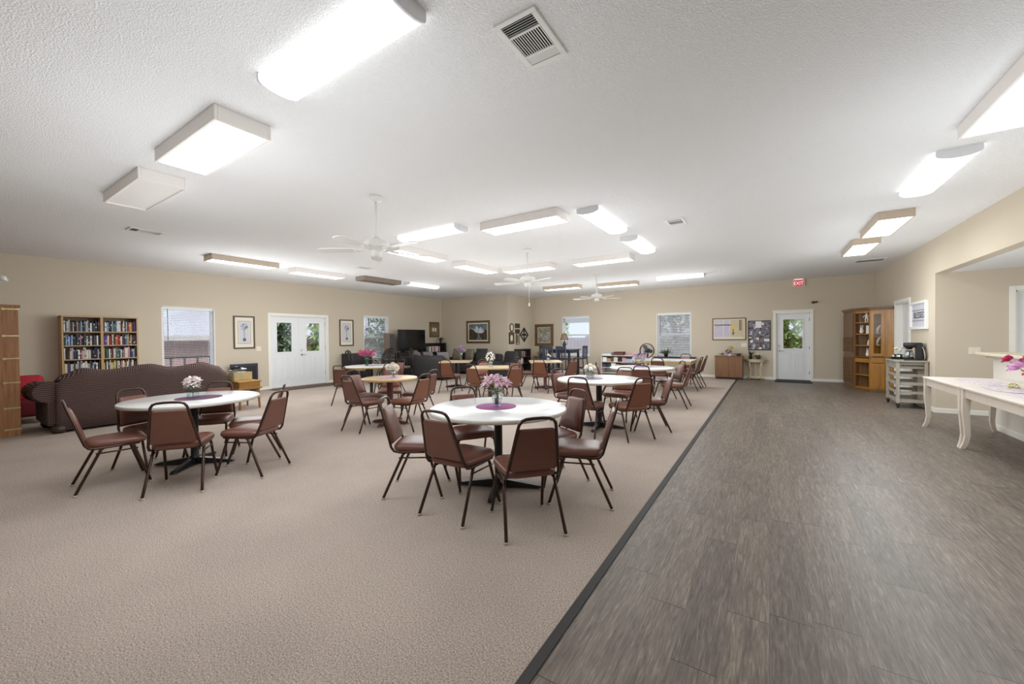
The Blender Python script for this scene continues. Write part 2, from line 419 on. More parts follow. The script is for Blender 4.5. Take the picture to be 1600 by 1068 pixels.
def wall_cells(u0, u1, z0, z1, holes):
    cells = []; us = sorted({u0, u1, *[h[0] for h in holes], *[h[1] for h in holes]})
    for a, b in zip(us[:-1], us[1:]):
        hs = sorted([(h[2], h[3]) for h in holes if h[0] <= a + 1e-6 and h[1] >= b - 1e-6]); z = z0
        for h0, h1 in hs:
            if h0 > z + 1e-6: cells.append((a, b, z, h0))
            z = h1
        if z < z1 - 1e-6: cells.append((a, b, z, z1))
    return cells

WIN1, WIN2 = (3.30, 4.36, .66, 2.22), (8.80, 9.88, .66, 2.22)
WIN3, WIN4 = (-7.08, -5.90, .64, 2.22), (-3.36, -2.22, .64, 2.20)
DOORL = (5.70, 7.40, 0, 2.10)
DOORB = (.19, 1.05, 0, 2.05)
DOORR = (11.34, 12.42, 0, 2.07)
DOORA = (3.37, 4.20, 0, 2.08)

mb = MB()
for a, b, z0, z1 in wall_cells(FY - .16, BY + .16, 0, CZ, [WIN1, WIN2, DOORL]): mb.bx(LX - .16, LX, a, b, z0, z1)
struct('wall_left', mb, 'wall')
mb = MB()
for a, b, z0, z1 in wall_cells(BOXX, RX + .16, 0, CZ, [WIN3, WIN4, DOORB]): mb.bx(a, b, BY, BY + .16, z0, z1)
struct('wall_back', mb, 'wall')
mb = MB().bx(LX, BOXX, BOXY, BY + .16, 0, CZ); struct('wall_bump_out', mb, 'wall')
mb = MB()
for a, b, z0, z1 in wall_cells(AY, BY, 0, CZ, [DOORR]): mb.bx(RX, RX + .16, a, b, z0, z1)
mb.bx(RX, RX + .16, FY, AY, SOF, CZ)
struct('wall_right', mb, 'wall')
mb = MB()
for a, b, z0, z1 in wall_cells(RX + .16, EX, 0, SOF, [DOORA]): mb.bx(a, b, AY, AY + .16, z0, z1)
struct('wall_recess', mb, 'wall')
struct('wall_kitchen', MB().bx(EX, EX + .16, FY, AY, 0, SOF), 'wall')
struct('wall_front', MB().bx(LX, EX + .16, FY - .16, FY, 0, CZ), 'wall')
struct('ceiling', MB().bx(LX - .16, RX + .16, FY - .16, BY + .16, CZ, CZ + .12), 'ceiling')
struct('ceiling_recess', MB().bx(RX + .16, EX + .16, FY - .16, AY + .16, SOF, SOF + .12), 'ceiling')
struct('floor_carpet', MB().bx(LX - .16, -.85, FY - .16, BY + .16, -.12, 0), 'carpet')
struct('floor_planks', MB().bx(-.85, EX + .16, FY - .16, BY + .16, -.12, 0), 'planks')
struct('trim_1', MB().bx(-.862, -.812, FY, BY - .02, 0, .007, .003), 'strip')
# half wall and its ledge
struct('wall_half', MB().bx(2.74, 2.88, FY, 8.62, 0, 1.065), 'wall_light')
M['ledge'] = mat('ledge_paint', S(204, 192, 170), .6, vary=.03)
struct('trim_2', MB().bx(2.575, 3.06, FY, 8.68, 1.065, 1.11, .012).bx(2.66, 2.74, FY, 8.62, 1.03, 1.065), 'ledge')
# baseboards
def base(name, *bars): 
    mb = MB()
    for b in bars: mb.bx(*b, 0, .085, .006)
    struct(name, mb, 'trim')
base('baseboard_left', (LX, LX + .014, FY, DOORL[0] - .07), (LX, LX + .014, DOORL[1] + .07, BOXY))
base('baseboard_back', (BOXX, DOORB[0] - .07, BY - .014, BY), (DOORB[1] + .07, RX, BY - .014, BY))
base('baseboard_bump_out', (LX, BOXX + .014, BOXY - .014, BOXY), (BOXX, BOXX + .014, BOXY, BY))
base('baseboard_right', (RX - .014, RX, AY - .014, DOORR[0] - .07), (RX - .014, RX, DOORR[1] + .07, BY))
base('baseboard_recess', (RX, DOORA[0] - .07, AY - .014, AY))
base('baseboard_half_wall', (2.726, 2.74, FY, 8.62))

# ------------------------------------------------------------ windows and doors
def frame_on(kind, c, depth):
    """placement of a local frame (x right, y into the wall, z up) on a wall"""
    return {'left': ((LX, c, 0), PI / 2), 'back': ((c, BY, 0), 0), 'right': ((RX, c, 0), -PI / 2), 'recess': ((c, AY, 0), 0)}[kind]

def window(name, wall, hole, blind_label, wand=True, slat_gap=.040, tilt=.34, lower=0.0):
    u0, u1, z0, z1 = hole; w = u1 - u0; c = (u0 + u1) / 2; loc, rz = frame_on(wall, c, 0)
    e = bpy.data.objects.new(name, None); COL.objects.link(e); e.location = loc; e.rotation_euler = (0, 0, rz); e['kind'] = 'structure'
    hw = w / 2; zm = z0 + (z1 - z0) * .52
    # white returns and stool of the opening
    mb = MB().bx(-hw, -hw + .018, 0, .16, z0, z1).bx(hw - .018, hw, 0, .16, z0, z1).bx(-hw, hw, 0, .16, z1 - .018, z1)
    mb.bx(-hw - .03, hw + .03, -.03, .16, z0 - .02, z0 + .012, .006)
    mb.build('window_casing', 'white', e)
    q = hw - .018
    mb = MB().bx(-q, -q + .045, .09, .15, z0 + .012, z1 - .018).bx(q - .045, q, .09, .15, z0 + .012, z1 - .018)
    mb.bx(-q, q, .09, .15, z1 - .07, z1 - .018).bx(-q, q, .09, .15, z0 + .012, z0 + .07)
    mb.build('window_frame', 'vinyl_frame', e)
    MB().bx(-q + .045, q - .045, .10, .14, zm - .025, zm + .03).build('meeting_rail', 'fixture_grey', e)
    MB().bx(-q + .045, q - .045, .122, .126, zm + .03, z1 - .07).build('window_pane', 'glass', e)
    MB().bx(-q + .045, q - .045, .112, .116, z0 + .07, zm - .025).build('window_pane', 'glass', e)
    # blind: a thing hanging in the opening
    t = thing('window_blind', blind_label, 'blind', loc, rz, 'white slatted blinds')
    MB().bx(-q + .005, q - .005, .025, .07, z1 - .075, z1 - .02, .006).build('head_rail', 'white', t)
    mb = MB(); z = z1 - .09; bottom = z0 + .03 + lower
    while z > bottom:
        for sgn in (1,):
            R = Matrix.Rotation(tilt, 3, 'X'); mb.box((0, .048, z), (2 * q - .02, .024, .0012), mtx=R)
        z -= slat_gap
    mb.build('slats', 'slat', t)
    MB().bx(-q + .01, q - .01, .037, .059, bottom - .015, bottom + .004, .004).build('bottom_rail', 'white', t)
    for x in (-q * .55, q * .55): MB().cyl((x, .048, z1 - .05), (x, .048, bottom), .0012, n=5).build('ladder_cord', 'slat', t)
    if wand: MB().cyl((-q + .10, .02, z1 - .06), (-q + .10, .018, zm - .06), .006, n=8).build('wand', 'dark_grey', t)
    return e

window('window_1', 'left', WIN1, 'white slatted blind in the window beside the oak bookcase')
window('window_2', 'left', WIN2, 'white slatted blind in the window beside the television', slat_gap=.034, tilt=.45)
window('window_3', 'back', WIN3, 'white raised slatted blind in the window behind the table lamp', wand=False, lower=1.30, slat_gap=.012)
window('window_4', 'back', WIN4, 'white slatted blind in the window above the long folding table', slat_gap=.03, tilt=.75)

def door_leaf(e, x0, x1, z1, lite, hinge_right=True, y=.05, panels=2, name='door_leaf'):
    """a half-lite panelled door leaf with its glass"""
    gx0, gx1, gz0, gz1 = lite; t = .042
    mb = MB()
    for a, b, c, d in ((x0, gx0, .012, z1), (gx1, x1, .012, z1), (gx0, gx1, .012, gz0), (gx0, gx1, gz1, z1)): mb.bx(a, b, y, y + t, c, d)
    leaf = mb.build(name, 'door_white', e)
    mb = MB(); m = .028
    for a, b, c, d in ((gx0 - m, gx0 + .004, gz0 - m, gz1 + m), (gx1 - .004, gx1 + m, gz0 - m, gz1 + m), (gx0, gx1, gz0 - m, gz0 + .004), (gx0, gx1, gz1 - .004, gz1 + m)): mb.bx(a, b, y - .012, y, c, d, .004)
    mb.build('glass_stop', 'white', leaf)
    MB().bx(gx0, gx1, y + .018, y + .024, gz0, gz1).build('door_pane', 'glass', leaf)
    pw = (x1 - x0) / panels
    for i in range(panels):
        a = x0 + pw * i + (.11 if i == 0 else .05); b = x0 + pw * (i + 1) - (.11 if i == panels - 1 else .05)
        mb = MB(); zz0, zz1 = .2, gz0 - .15
        for p, q2, r, s2 in ((a, a + .016, zz0, zz1), (b - .016, b, zz0, zz1), (a, b, zz0, zz0 + .016), (a, b, zz1 - .016, zz1)): mb.bx(p, q2, y - .007, y + .001, r, s2, .003)
        mb.bx(a + .045, b - .045, y - .006, y + .001, zz0 + .045, zz1 - .045, .004)
        mb.build('door_panel', 'door_white', leaf)
    return leaf

def casing(e, x0, x1, z1, w=.07, cap=False):
    mb = MB().bx(x0 - w, x0, -.018, 0, 0, z1 + w, .004).bx(x1, x1 + w, -.018, 0, 0, z1 + w, .004).bx(x0, x1, -.018, 0, z1, z1 + w, .004)
    mb.bx(x0, x0 + .02, 0, .16, 0, z1).bx(x1 - .02, x1, 0, .16, 0, z1).bx(x0, x1, 0, .16, z1 - .02, z1)
    if cap: mb.bx(x0 - w - .02, x1 + w + .02, -.03, 0, z1 + w, z1 + w + .025, .004)
    return mb.build('door_casing', 'trim', e)

def lever(leaf, x, z, y=.05, s=1):
    h = MB().cyl((x, y, z), (x, y - .012, z), .03, n=18).cyl((x, y - .01, z), (x, y - .05, z), .009, n=10).tube([(x, y - .05, z), (x + .05 * s, y - .052, z + .002), (x + .11 * s, y - .05, z - .004)], [.01, .009, .007], 8)
    h.build('door_handle', 'chrome', leaf)
    MB().cyl((x, y, z + .14), (x, y - .018, z + .14), .028, .026, n=18).build('deadbolt', 'chrome', leaf)

def door_root(name, wall, hole):
    loc, rz = frame_on(wall, (hole[0] + hole[1]) / 2, 0)
    e = bpy.data.objects.new(name, None); COL.objects.link(e); e.location = loc; e.rotation_euler = (0, 0, rz); e['kind'] = 'structure'
    return e

# french doors on the left wall
e = door_root('door_1', 'left', DOORL); hw = (DOORL[1] - DOORL[0]) / 2
casing(e, -hw, hw, 2.10)
l1 = door_leaf(e, -hw + .022, -.004, 2.075, (-hw + .2, -.22, 1.04, 1.90))
l2 = door_leaf(e, .004, hw - .022, 2.075, (.22, hw - .2, 1.04, 1.90))
lever(l2, .07, .94)
MB().bx(-.02, .02, .045, .056, .012, 2.07, .003).build('astragal', 'door_white', l1)
mb = MB()
for z in (.3, 1.1, 1.85): mb.bx(hw - .03, hw - .012, .035, .05, z, z + .09, .002)
mb.build('door_hinge', 'chrome', l2)
# garden door on the back wall
e = door_root('door_2', 'back', DOORB); hw = (DOORB[1] - DOORB[0]) / 2
casing(e, -hw, hw, 2.05, cap=True)
l = door_leaf(e, -hw + .022, hw - .022, 2.025, (-.24, .24, .97, 1.86))
lever(l, -hw + .085, .90)
mb = MB()
for z in (.2, .95, 1.8): mb.bx(hw - .032, hw - .014, .035, .05, z, z + .09, .002)
mb.build('door_hinge', 'black_metal', l)
MB().bx(-hw, hw, -.02, .05, 0, .022, .004).build('threshold', 'black_metal', e)
# recessed door on the right wall
e = door_root('door_3', 'right', DOORR); hw = (DOORR[1] - DOORR[0]) / 2
casing(e, -hw, hw, 2.07)
l = MB().bx(-hw + .02, hw - .02, .11, .15, .01, 2.05).build('door_leaf', 'door_white', e)
mb = MB()
for z0, z1 in ((.2, .8), (1.0, 1.85)):
    for a, b in ((-hw + .12, -.06), (.06, hw - .12)):
        mb.bx(a, b, .102, .111, z0, z1, .004)
mb.build('door_panel', 'door_white', l)
# door in the kitchen recess
e = door_root('door_4', 'recess', DOORA); hw = (DOORA[1] - DOORA[0]) / 2
casing(e, -hw, hw, 2.08)
l = MB().bx(-hw + .02, hw - .02, .06, .10, .01, 2.06).build('door_leaf', 'door_white', e)
mb = MB()
for z0, z1 in ((.2, .8), (1.0, 1.85)): mb.bx(-hw + .12, hw - .12, .052, .061, z0, z1, .004)
mb.build('door_panel', 'door_white', l)

# ------------------------------------------------------------ ceiling lights
def add_fill(t, w):  # added point lamp in mid-air below the fixture, lifts the ceiling brightness
    d = bpy.data.lights.new('fill_lamp', 'POINT'); d.energy = w; d.color = (.93, .98, 1); d.shadow_soft_size = .60
    o = bpy.data.objects.new('fill_lamp', d); COL.objects.link(o); o.parent = t; o.location = (0, 0, -FILL_DROP)

def box_light(label, x, y, along, frame='fixture_almond', lens='diffuser', lit=1.0, L=1.24, W=.38, D=.11):
    t = thing('ceiling_light', label, 'light fixture', (x, y, CZ), PI / 2 if along == 'y' else 0, 'boxed fluorescent lights')
    h, w = L / 2, W / 2
    mb = MB().bx(-h, h, -w, -w + .022, -D, 0, .004).bx(-h, h, w - .022, w, -D, 0, .004).bx(-h, -h + .022, -w + .022, w - .022, -D, 0, .004).bx(h - .022, h, -w + .022, w - .022, -D, 0, .004)
    mb.build('frame', frame, t)
    k = 6; rings = []
    x0, x1 = -h + .022, h - .022; y0, y1 = -w + .022, w - .022
    vs = []; fs = []
    for i in range(k + 1):
        for j in range(k + 1):
            u, v = i / k, j / k
            vs.append((x0 + (x1 - x0) * u, y0 + (y1 - y0) * v, -D + .014 - .012 * (math.sin(PI * u) * math.sin(PI * v)) ** .5))
    for i in range(k):
        for j in range(k): fs.append((i * (k + 1) + j, (i + 1) * (k + 1) + j, (i + 1) * (k + 1) + j + 1, i * (k + 1) + j + 1))
    MB().add(vs, fs, True).build('diffuser', lens, t)
    if lit: add_fill(t, FILL_POWER * lit)
    return t

def wrap_light(label, x, y, along, L=1.24, W=.29, D=.082, lit=1.0):
    t = thing('ceiling_light', label, 'light fixture', (x, y, CZ), PI / 2 if along == 'y' else 0, 'wraparound fluorescent lights')
    h, w = L / 2, W / 2
    prof = [(-w, -.012), (-w, -.040), (-w * .96, -.054), (-w * .80, -.066), (-w * .45, -.078), (0, -D), (w * .45, -.078), (w * .80, -.066), (w * .96, -.054), (w, -.040), (w, -.012)]
    MB().bx(-h + .006, h - .006, -w + .012, w - .012, -.03, 0, .004).build('housing', 'fan_white', t)
    vs = []; fs = []; n = len(prof)
    for xx in (-h + .014, h - .014): vs += [(xx, a, b) for a, b in prof]
    for j in range(n - 1): fs.append((j, j + 1, n + j + 1, n + j))
    MB().add(vs, fs, True).build('diffuser', 'diffuser_wrap', t)
    for sg in (-1, 1):
        p2 = [(a * 1.03, b * 1.05) for a, b in prof]
        MB().prism([(-w, 0)] + p2 + [(w, 0)], sg * h - .014 * (sg > 0), sg * h + .014 * (sg < 0), 'yz').build('end_cap', 'fixture_grey', t)
    add_fill(t, FILL_POWER * lit)
    return t

wrap_light('large bare wraparound fluorescent light with a grey end cap, nearest on the ceiling', -2.06, 1.35, 'x', L=1.20, W=.25, lit=0.75)
box_light('almond boxed fluorescent light between the nearest wraparound light and the half-lit box', -3.85, 1.40, 'x', L=1.2, lit=1.15)
box_light('half-lit boxed ceiling light over the patterned sofa, its lens mostly grey', -5.62, 1.43, 'x', lens='diffuser_dim', lit=.5, L=1.2)
box_light('tan boxed light on the ceiling nearest the bookcase wall window', -9.08, 3.85, 'y', 'fixture_tan', lit=1.6)
box_light('almond boxed light on the ceiling in front of the french doors', -9.25, 5.55, 'y', lit=1.2)
box_light('brown boxed ceiling light standing unlit, close to the left wall', -9.05, 7.22, 'y', 'fixture_brown', 'diffuser_off', 0)
wrap_light('wraparound light glowing between the unlit brown box and the bump-out wall', -8.97, 8.75, 'y')
wrap_light('wraparound light behind the blades of the nearest ceiling fan', -4.42, 4.52, 'x', lit=0.4)
box_light('boxed light just beyond the nearest ceiling fan, running towards the left wall side', -5.6, 5.37, 'y', lit=0.6)
box_light('wide almond boxed light right of the nearest ceiling fan', -2.88, 4.76, 'x', lit=0.55)
box_light('boxed light left of the middle ceiling fan', -5.62, 7.20, 'y', lit=0.7)
box_light('boxed light right behind the rod of the middle ceiling fan', -4.68, 7.98, 'x', lit=0.5)
box_light('boxed light left of the farthest ceiling fan, near the bump-out corner', -5.65, 11.75, 'x', 'fixture_tan', lit=1.2)
wrap_light('wraparound light between the two vents, pointing down the room beside the wide boxed light', -1.95, 5.43, 'y', lit=0.5)
wrap_light('wraparound light pointing down the room, behind its nearer twin', -1.95, 7.22, 'y', lit=0.4)
box_light('boxed light right of the middle ceiling fan, seen edge on', -2.93, 8.05, 'x', lit=0.45)
box_light('tan boxed light behind the farthest ceiling fan', -3.93, 12.1, 'x', 'fixture_tan')
wrap_light('long wraparound light close to the back wall beside the small dark vent', -2.06, 11.8, 'x', lit=1.1)
box_light('almond boxed light cut off by the right edge above the kitchen recess', 1.47, 4.03, 'y', lit=1.1)
wrap_light('wraparound light over the plank floor in front of two tan boxes', 1.44, 5.80, 'y', lit=0.65)
box_light('tan boxed light over the plank floor, second from the exit sign wall', 1.45, 7.94, 'y', 'fixture_tan', lit=.8)
box_light('tan boxed light over the plank floor nearest the exit sign wall', 1.43, 9.75, 'y', 'fixture_tan', lit=.8)

t = box_light('boxed light on the lowered ceiling of the kitchen recess, beyond the right edge', 4.3, 7.0, 'y', lit=1.2)
t.location.z = SOF
# ------------------------------------------------------------ vents
M['grey_louvre'] = mat('grey_louvre', S(150, 147, 145), .6, vary=.03)
def vent(label, x, y, sx, sy, style='three'):
    t = thing('ceiling_vent', label, 'vent', (x, y, CZ), 0, 'ceiling vents')
    h, w = sx / 2, sy / 2
    mb = MB().bx(-h, h, -w, -w + .03, -.012, 0, .003).bx(-h, h, w - .03, w, -.012, 0, .003).bx(-h, -h + .03, -w + .03, w - .03, -.012, 0, .003).bx(h - .03, h, -w + .03, w - .03, -.012, 0, .003)
    mb.build('frame', 'fan_white', t)
    MB().bx(-h + .02, h - .02, -w + .02, w - .02, -.004, -.001).build('duct_opening', 'vent_dark', t)
    mb = MB(); a, b = -h + .03, h - .03
    if style == 'three':
        y1, y2 = -w + sy * .30, w - sy * .27
        mb.bx(a, b, y1 - .006, y1 + .006, -.012, -.004).bx(a, b, y2 - .006, y2 + .006, -.012, -.004)
        R = Matrix.Rotation(.7, 3, 'X')
        for i in range(5): mb.box((0, -w + .042 + (y1 - (-w) - .05) * i / 4.6, -.007), (b - a, .010, .002), mtx=R)
        R = Matrix.Rotation(-.7, 3, 'X')
        for i in range(5): mb.box((0, y2 + .014 + (w - .035 - y2 - .014) * i / 4.6, -.007), (b - a, .014, .002), mtx=R)
        R = Matrix.Rotation(.6, 3, 'Y')
        n = 13
        for i in range(n): mb.box((a + (b - a) * (i + .5) / n, (y1 + y2) / 2, -.007), (.009, y2 - y1, .002), mtx=R)
    else:
        n = max(6, int((sy - .06) / .022)); R = Matrix.Rotation(.5, 3, 'X')
        for i in range(n): mb.box((0, -w + .03 + (sy - .06) * (i + .5) / n, -.007), (b - a, .012, .002), mtx=R)
    mb.build('louvre', 'fan_white' if style == 'three' else 'grey_louvre', t)
vent('large white three-section vent at the top of the ceiling', -1.105, 1.94, .25, .40)
vent('white ceiling vent over the patterned sofa side, near the left wall', -7.88, 2.02, .25, .40)
vent('small white vent right of the wraparound lights', -1.13, 6.17, .25, .38)
vent('small dark vent near the long light at the back wall', -1.19, 11.6, .3, .2)
vent('white vent below the nearest ceiling fan, toward the french doors', -7.91, 5.93, .25, .42)
vent('vent close to the bump-out wall, left of the middle fan', -7.92, 10.97, .4, .2)
vent('wide grey return grille on the ceiling above the oak cabinet', 1.93, 11.95, .52, .36, 'plain')

# ------------------------------------------------------------ ceiling fans
def make_fan(label, x, y, rot):
    t = thing('ceiling_fan', label, 'ceiling fan', (x, y, CZ), rot, 'white ceiling fans')
    MB().lathe([(.0, 0), (.07, 0), (.075, -.02), (.066, -.05), (.03, -.065), (0, -.065)], n=28).build('canopy', 'fan_white', t)
    MB().cyl((0, 0, -.05), (0, 0, -.50), .0135, n=14).build('downrod', 'fan_white', t)
    MB().lathe([(0, -.48), (.03, -.48), (.05, -.50), (.12, -.52), (.145, -.55), (.145, -.585), (.125, -.61), (.08, -.625), (0, -.625)], n=32).build('motor_housing', 'fan_white', t)
    MB().lathe([(0, -.62), (.055, -.62), (.06, -.65), (.055, -.69), (.04, -.705), (0, -.708)], n=24).build('switch_housing', 'fan_white', t)
    for k in range(5):
        a = 2 * PI * k / 5
        mz = Matrix.Rotation(a, 4, 'Z')
        b = MB(); pts = [(.20, -.045), (.30, -.062), (.50, -.068), (.62, -.066), (.66, -.045), (.672, 0), (.66, .045), (.62, .066), (.50, .068), (.30, .062), (.20, .045)]
        b.prism(pts, -.004, .004).xf(mz @ Matrix.Translation((0, 0, -.625)) @ Matrix.Rotation(.14, 4, 'X'))
        bl = b.build('blade', 'fan_white', t)
        MB().tube([(.10, 0, -.60), (.16, 0, -.622), (.26, 0, -.628)], [.012, .010, .016], 8, flat=1.8).xf(mz).build('blade_iron', 'fan_white', bl)
    return t
make_fan('nearest white five-blade ceiling fan on a long downrod', -3.84, 3.03, 1.2165)
make_fan('middle white ceiling fan with a pull cord hanging from it', -3.82, 6.45, .848)
f3 = make_fan('farthest white ceiling fan, before the back wall', -3.90, 10.24, .679)
pc = MB().cyl((-3.80, 6.47, CZ - .70), (-3.80, 6.47, CZ - 1.02), .003, n=6).lathe([(0, 0), (.012, .005), (.015, .03), (.008, .07), (0, .075)], (-3.80, 6.47, CZ - 1.08), 12)
pc.xf(Matrix.Rotation(-.848, 4, 'Z') @ Matrix.Translation((3.82, -6.45, -CZ))).build('pull_cord', 'fan_white', [o for o in bpy.data.objects if o.get('label', '').startswith('middle white ceiling fan')][0])

# ------------------------------------------------------------ banquet chairs
def make_chair():
    t = thing('banquet_chair', '', 'chair')
    # seat cushion
    out = [(x, y + .015) for x, y in rrect(.385, .43, .085, 6, .425)]
    rings = [[(x * k, (y - .015) * k + .015, z) for x, y in out] for k, z in ((.90, .405), (.97, .41), (1.0, .425), (1.0, .440), (.975, .455), (.90, .466), (.70, .474), (.35, .478))]
    MB().loft(rings).build('seat', 'vinyl', t)
    # back cushion, leaning
    A = Vector((0, -.205, .465)); lean = Matrix.Rotation(math.radians(17), 3, 'X')
    tr = rrect(.352, .325, .022, 4, .262)          # x across, y up the back
    def ringb(k, d): return [A + lean @ Vector((x * k, d, .165 + (y * k))) for x, y in tr]
    MB().loft([ringb(.95, -.014), ringb(1.0, -.008), ringb(1.0, .006), ringb(.96, .018), ringb(.78, .026), ringb(.4, .030)]).build('backrest', 'vinyl', t)
    # gathered lower edge of the back cushion
    mb = MB()
    for i in range(7):
        x = -.132 + .044 * i; mb.ball(A + lean @ Vector((x, .012, .045)), (.020, .014, .030), 8, 6)
    mb.build('gathered_trim', 'vinyl', t)
    # bent tube: side rail, up and over
    pts = []
    def up(x, z): return A + lean @ Vector((x, -.004, z))
    left = [Vector((-.185, .17, .402)), Vector((-.19, 0, .402)), Vector((-.192, -.13, .402)), Vector((-.192, -.178, .412)), Vector((-.19, -.203, .445))]
    left += [up(-.184, .02), up(-.160, .18), up(-.138, .325), up(-.130, .365), up(-.112, .392), up(-.082, .404), up(-.03, .408)]
    right = [Vector((-p.x, p.y, p.z)) for p in left][::-1]
    MB().tube(left + right, .0115, 8).build('back_frame', 'brown_metal', t)
    # legs
    for sx in (-1, 1):
        for front in (True, False):
            pts = [(sx * .185, .10, .405), (sx * .188, .125, .385), (sx * .205, .215, .09), (sx * .212, .24, .012)] if front else \
                  [(sx * .188, -.07, .405), (sx * .190, -.10, .385), (sx * .21, -.235, .09), (sx * .216, -.27, .012)]
            l = MB().tube(pts, .0125, 8).build('leg', 'brown_metal', t)
            p = pts[-1]; MB().cyl((p[0], p[1], .016), (p[0], p[1] + (.002 if front else -.002), 0), .0155, .0165, 10).build('glide', 'rubber', l)
        MB().tube([(sx * .196, .155, .285 + .07), (sx * .197, -.135, .355)], .007, 6).build('side_stretcher', 'brown_metal', t)
    MB().tube([(-.185, .13, .395), (0, .135, .393), (.185, .13, .395)], .009, 6).tube([(-.188, -.11, .395), (0, -.112, .393), (.188, -.11, .395)], .009, 6).bx(-.15, .15, -.15, .17, .398, .408).build('seat_frame', 'brown_metal', t)
    return t

CH = make_chair(); first_chair = [True]
def chair(rx, ry, fx, fy, label, group, red=False):
    """rx, ry: the point midway between the rear feet; fx, fy: where the chair faces"""
    n = math.hypot(fx, fy); fx, fy = fx / n, fy / n
    loc = (rx + fx * .27, ry + fy * .27, 0); rz = math.atan2(-fx, fy)
    if first_chair[0]:
        CH.location = loc; CH.rotation_euler = (0, 0, rz); CH['label'] = label; CH['group'] = group; first_chair[0] = False; return CH
    return copy_tree(CH, label, loc, rz, group, {M['vinyl']: M['vinyl_red']} if red else None)

g1 = 'chairs around the nearest white table'
chair(-2.105, 2.21, -.03, 1, 'brown vinyl chair, back to us, at the left front of the nearest white table', g1)
chair(-1.345, 2.36, -.72, .66, 'brown vinyl chair, back to us, at the right front of the nearest white table', g1)
chair(-2.94, 2.44, .83, .55, 'brown vinyl chair at the left side of the nearest white table, seen side on', g1)
chair(-1.13, 3.29, -.95, -.32, 'brown vinyl chair at the right side of the nearest white table, edge on to us', g1)
chair(-2.80, 3.34, .78, -.5, 'brown vinyl chair tucked behind the nearest white table, only its top rail above the tabletop', g1)
chair(-1.66, 3.72, -.42, -.72, 'brown vinyl chair behind the right rim of the nearest white table, facing us', g1)
g2 = 'chairs around the white table by the patterned sofa'
chair(-4.515, 1.305, -.83, .56, 'brown vinyl chair in front of the white table by the patterned sofa, back to us', g2)
chair(-5.465, .85, .12, 1, 'brown vinyl chair left of the white table by the patterned sofa, seen side on', g2)
chair(-4.40, 2.15, -.88, -.46, 'brown vinyl chair right of the white table by the sofa, nearer of the pair', g2)
chair(-5.02, 2.50, -.42, -.8, 'brown vinyl chair right of the white table by the sofa, farther of the pair', g2)
chair(-6.06, 1.42, .85, .3, 'brown vinyl chair between the patterned sofa and its white table, left of the vase', g2)
chair(-5.98, 2.22, .6, -.45, 'brown vinyl chair between the patterned sofa and its white table, right of the vase', g2)
g3 = 'chairs around the small round oak table'
chair(-5.22, 3.60, .0, 1, 'dark brown chair in front of the round oak table, its back to us', g3)
chair(-5.98, 4.22, .85, .05, 'brown chair left of the round oak table, the padded front of its back showing', g3)
chair(-4.42, 4.30, -.95, -.12, 'russet chair right of the round oak table, back to us', g3, True)
chair(-4.88, 4.95, -.95, -.2, 'brown chair right behind the round oak table, half hidden by a russet one', g3)
chair(-6.12, 5.12, .75, -.7, 'brown chair beyond the round oak table, seat showing under its top', g3)
g4 = 'chairs around the white table with white roses'
chair(-2.16, 4.98, -.02, 1, 'brown chair in front of the white table with white roses, back to us', g4)
chair(-1.40, 5.28, -.8, .58, 'russet chair at the right front of the white table with white roses', g4, True)
chair(-1.24, 6.16, -.93, -.35, 'brown chair at the right rear of the white rose table, turned away from the strip', g4)
chair(-2.10, 6.80, -.05, -1, 'russet chair seen beneath the top of the white table with roses, facing us', g4, True)
chair(-2.98, 6.05, .85, -.25, 'brown chair left of the white table with roses, its rail above the rim', g4)
g5 = 'chairs around the far white table near the fan'
chair(-1.98, 7.46, -.2, 1, 'brown chair in front of the far white table near the fan, back to us', g5)
chair(-1.28, 8.22, -.95, .0, 'tan brown chair right of the far white table, back toward us', g5, True)
chair(-1.58, 9.02, -.8, -.5, 'brown chair right of the far white table, its padded front showing pink', g5)
chair(-3.06, 8.10, .85, .3, 'brown chair left of the far white table, in front of the game shelf', g5)
g6 = 'chairs around the white table near the french doors'
chair(-7.45, 4.93, -.45, 1, 'brown chair nearest the french doors, in front of the white table there', g6)
chair(-6.95, 5.78, -.9, .35, 'russet chair right of the white table near the french doors', g6, True)
chair(-8.0, 7.0, -.1, -1, 'brown chair behind the white table near the french doors', g6)
g7 = 'chairs around the square oak table'
chair(-5.06, 6.30, .05, 1, 'russet chair in front of the square oak table with white hydrangea, back to us', g7, True)
chair(-5.08, 7.92, -.2, -1, 'brown chair behind the right end of the square oak table, its padded front showing', g7)
chair(-4.22, 6.62, -.75, .35, 'tan brown chair right of the square oak table, nearer to us, seen from behind', g7, True)
chair(-5.88, 7.78, .6, -.7, 'brown chair behind the left end of the square oak table', g7)
g8 = 'chairs around the tan table by the dark sofas'
chair(-6.78, 7.40, -.3, 1, 'russet chair in front of the tan table by the dark sofas, back to us', g8, True)
chair(-6.42, 8.45, -.95, .1, 'brown chair right of the tan table by the dark sofas', g8)
g9 = 'chairs around the pale table by the blue pub set'
chair(-4.75, 8.55, -.2, 1, 'russet chair in front of the pale table by the pub set, back to us', g9, True)
chair(-5.76, 9.25, .9, .3, 'brown chair left of the pale table by the pub set', g9)
chair(-4.12, 9.12, -.85, .4, 'brown chair right of the pale table, nearer to us', g9)
chair(-4.42, 9.85, -.85, -.3, 'russet chair right of the pale table by the pub set, padded front showing', g9, True)
g10 = 'chairs around the long folding table'
chair(-2.30, 10.15, .0, 1, 'brown chair in front of the long folding table, back to us', g10)
chair(-2.05, 12.55, 0, -1, 'chair behind the long folding table, only its top rail showing under the window', g10)
chair(-1.46, 10.95, -1, .05, 'brown chair at the end of the long folding table, nearer of the two', g10)
chair(-1.44, 11.70, -1, .02, 'brown chair at the end of the long folding table, nearer the back wall', g10)

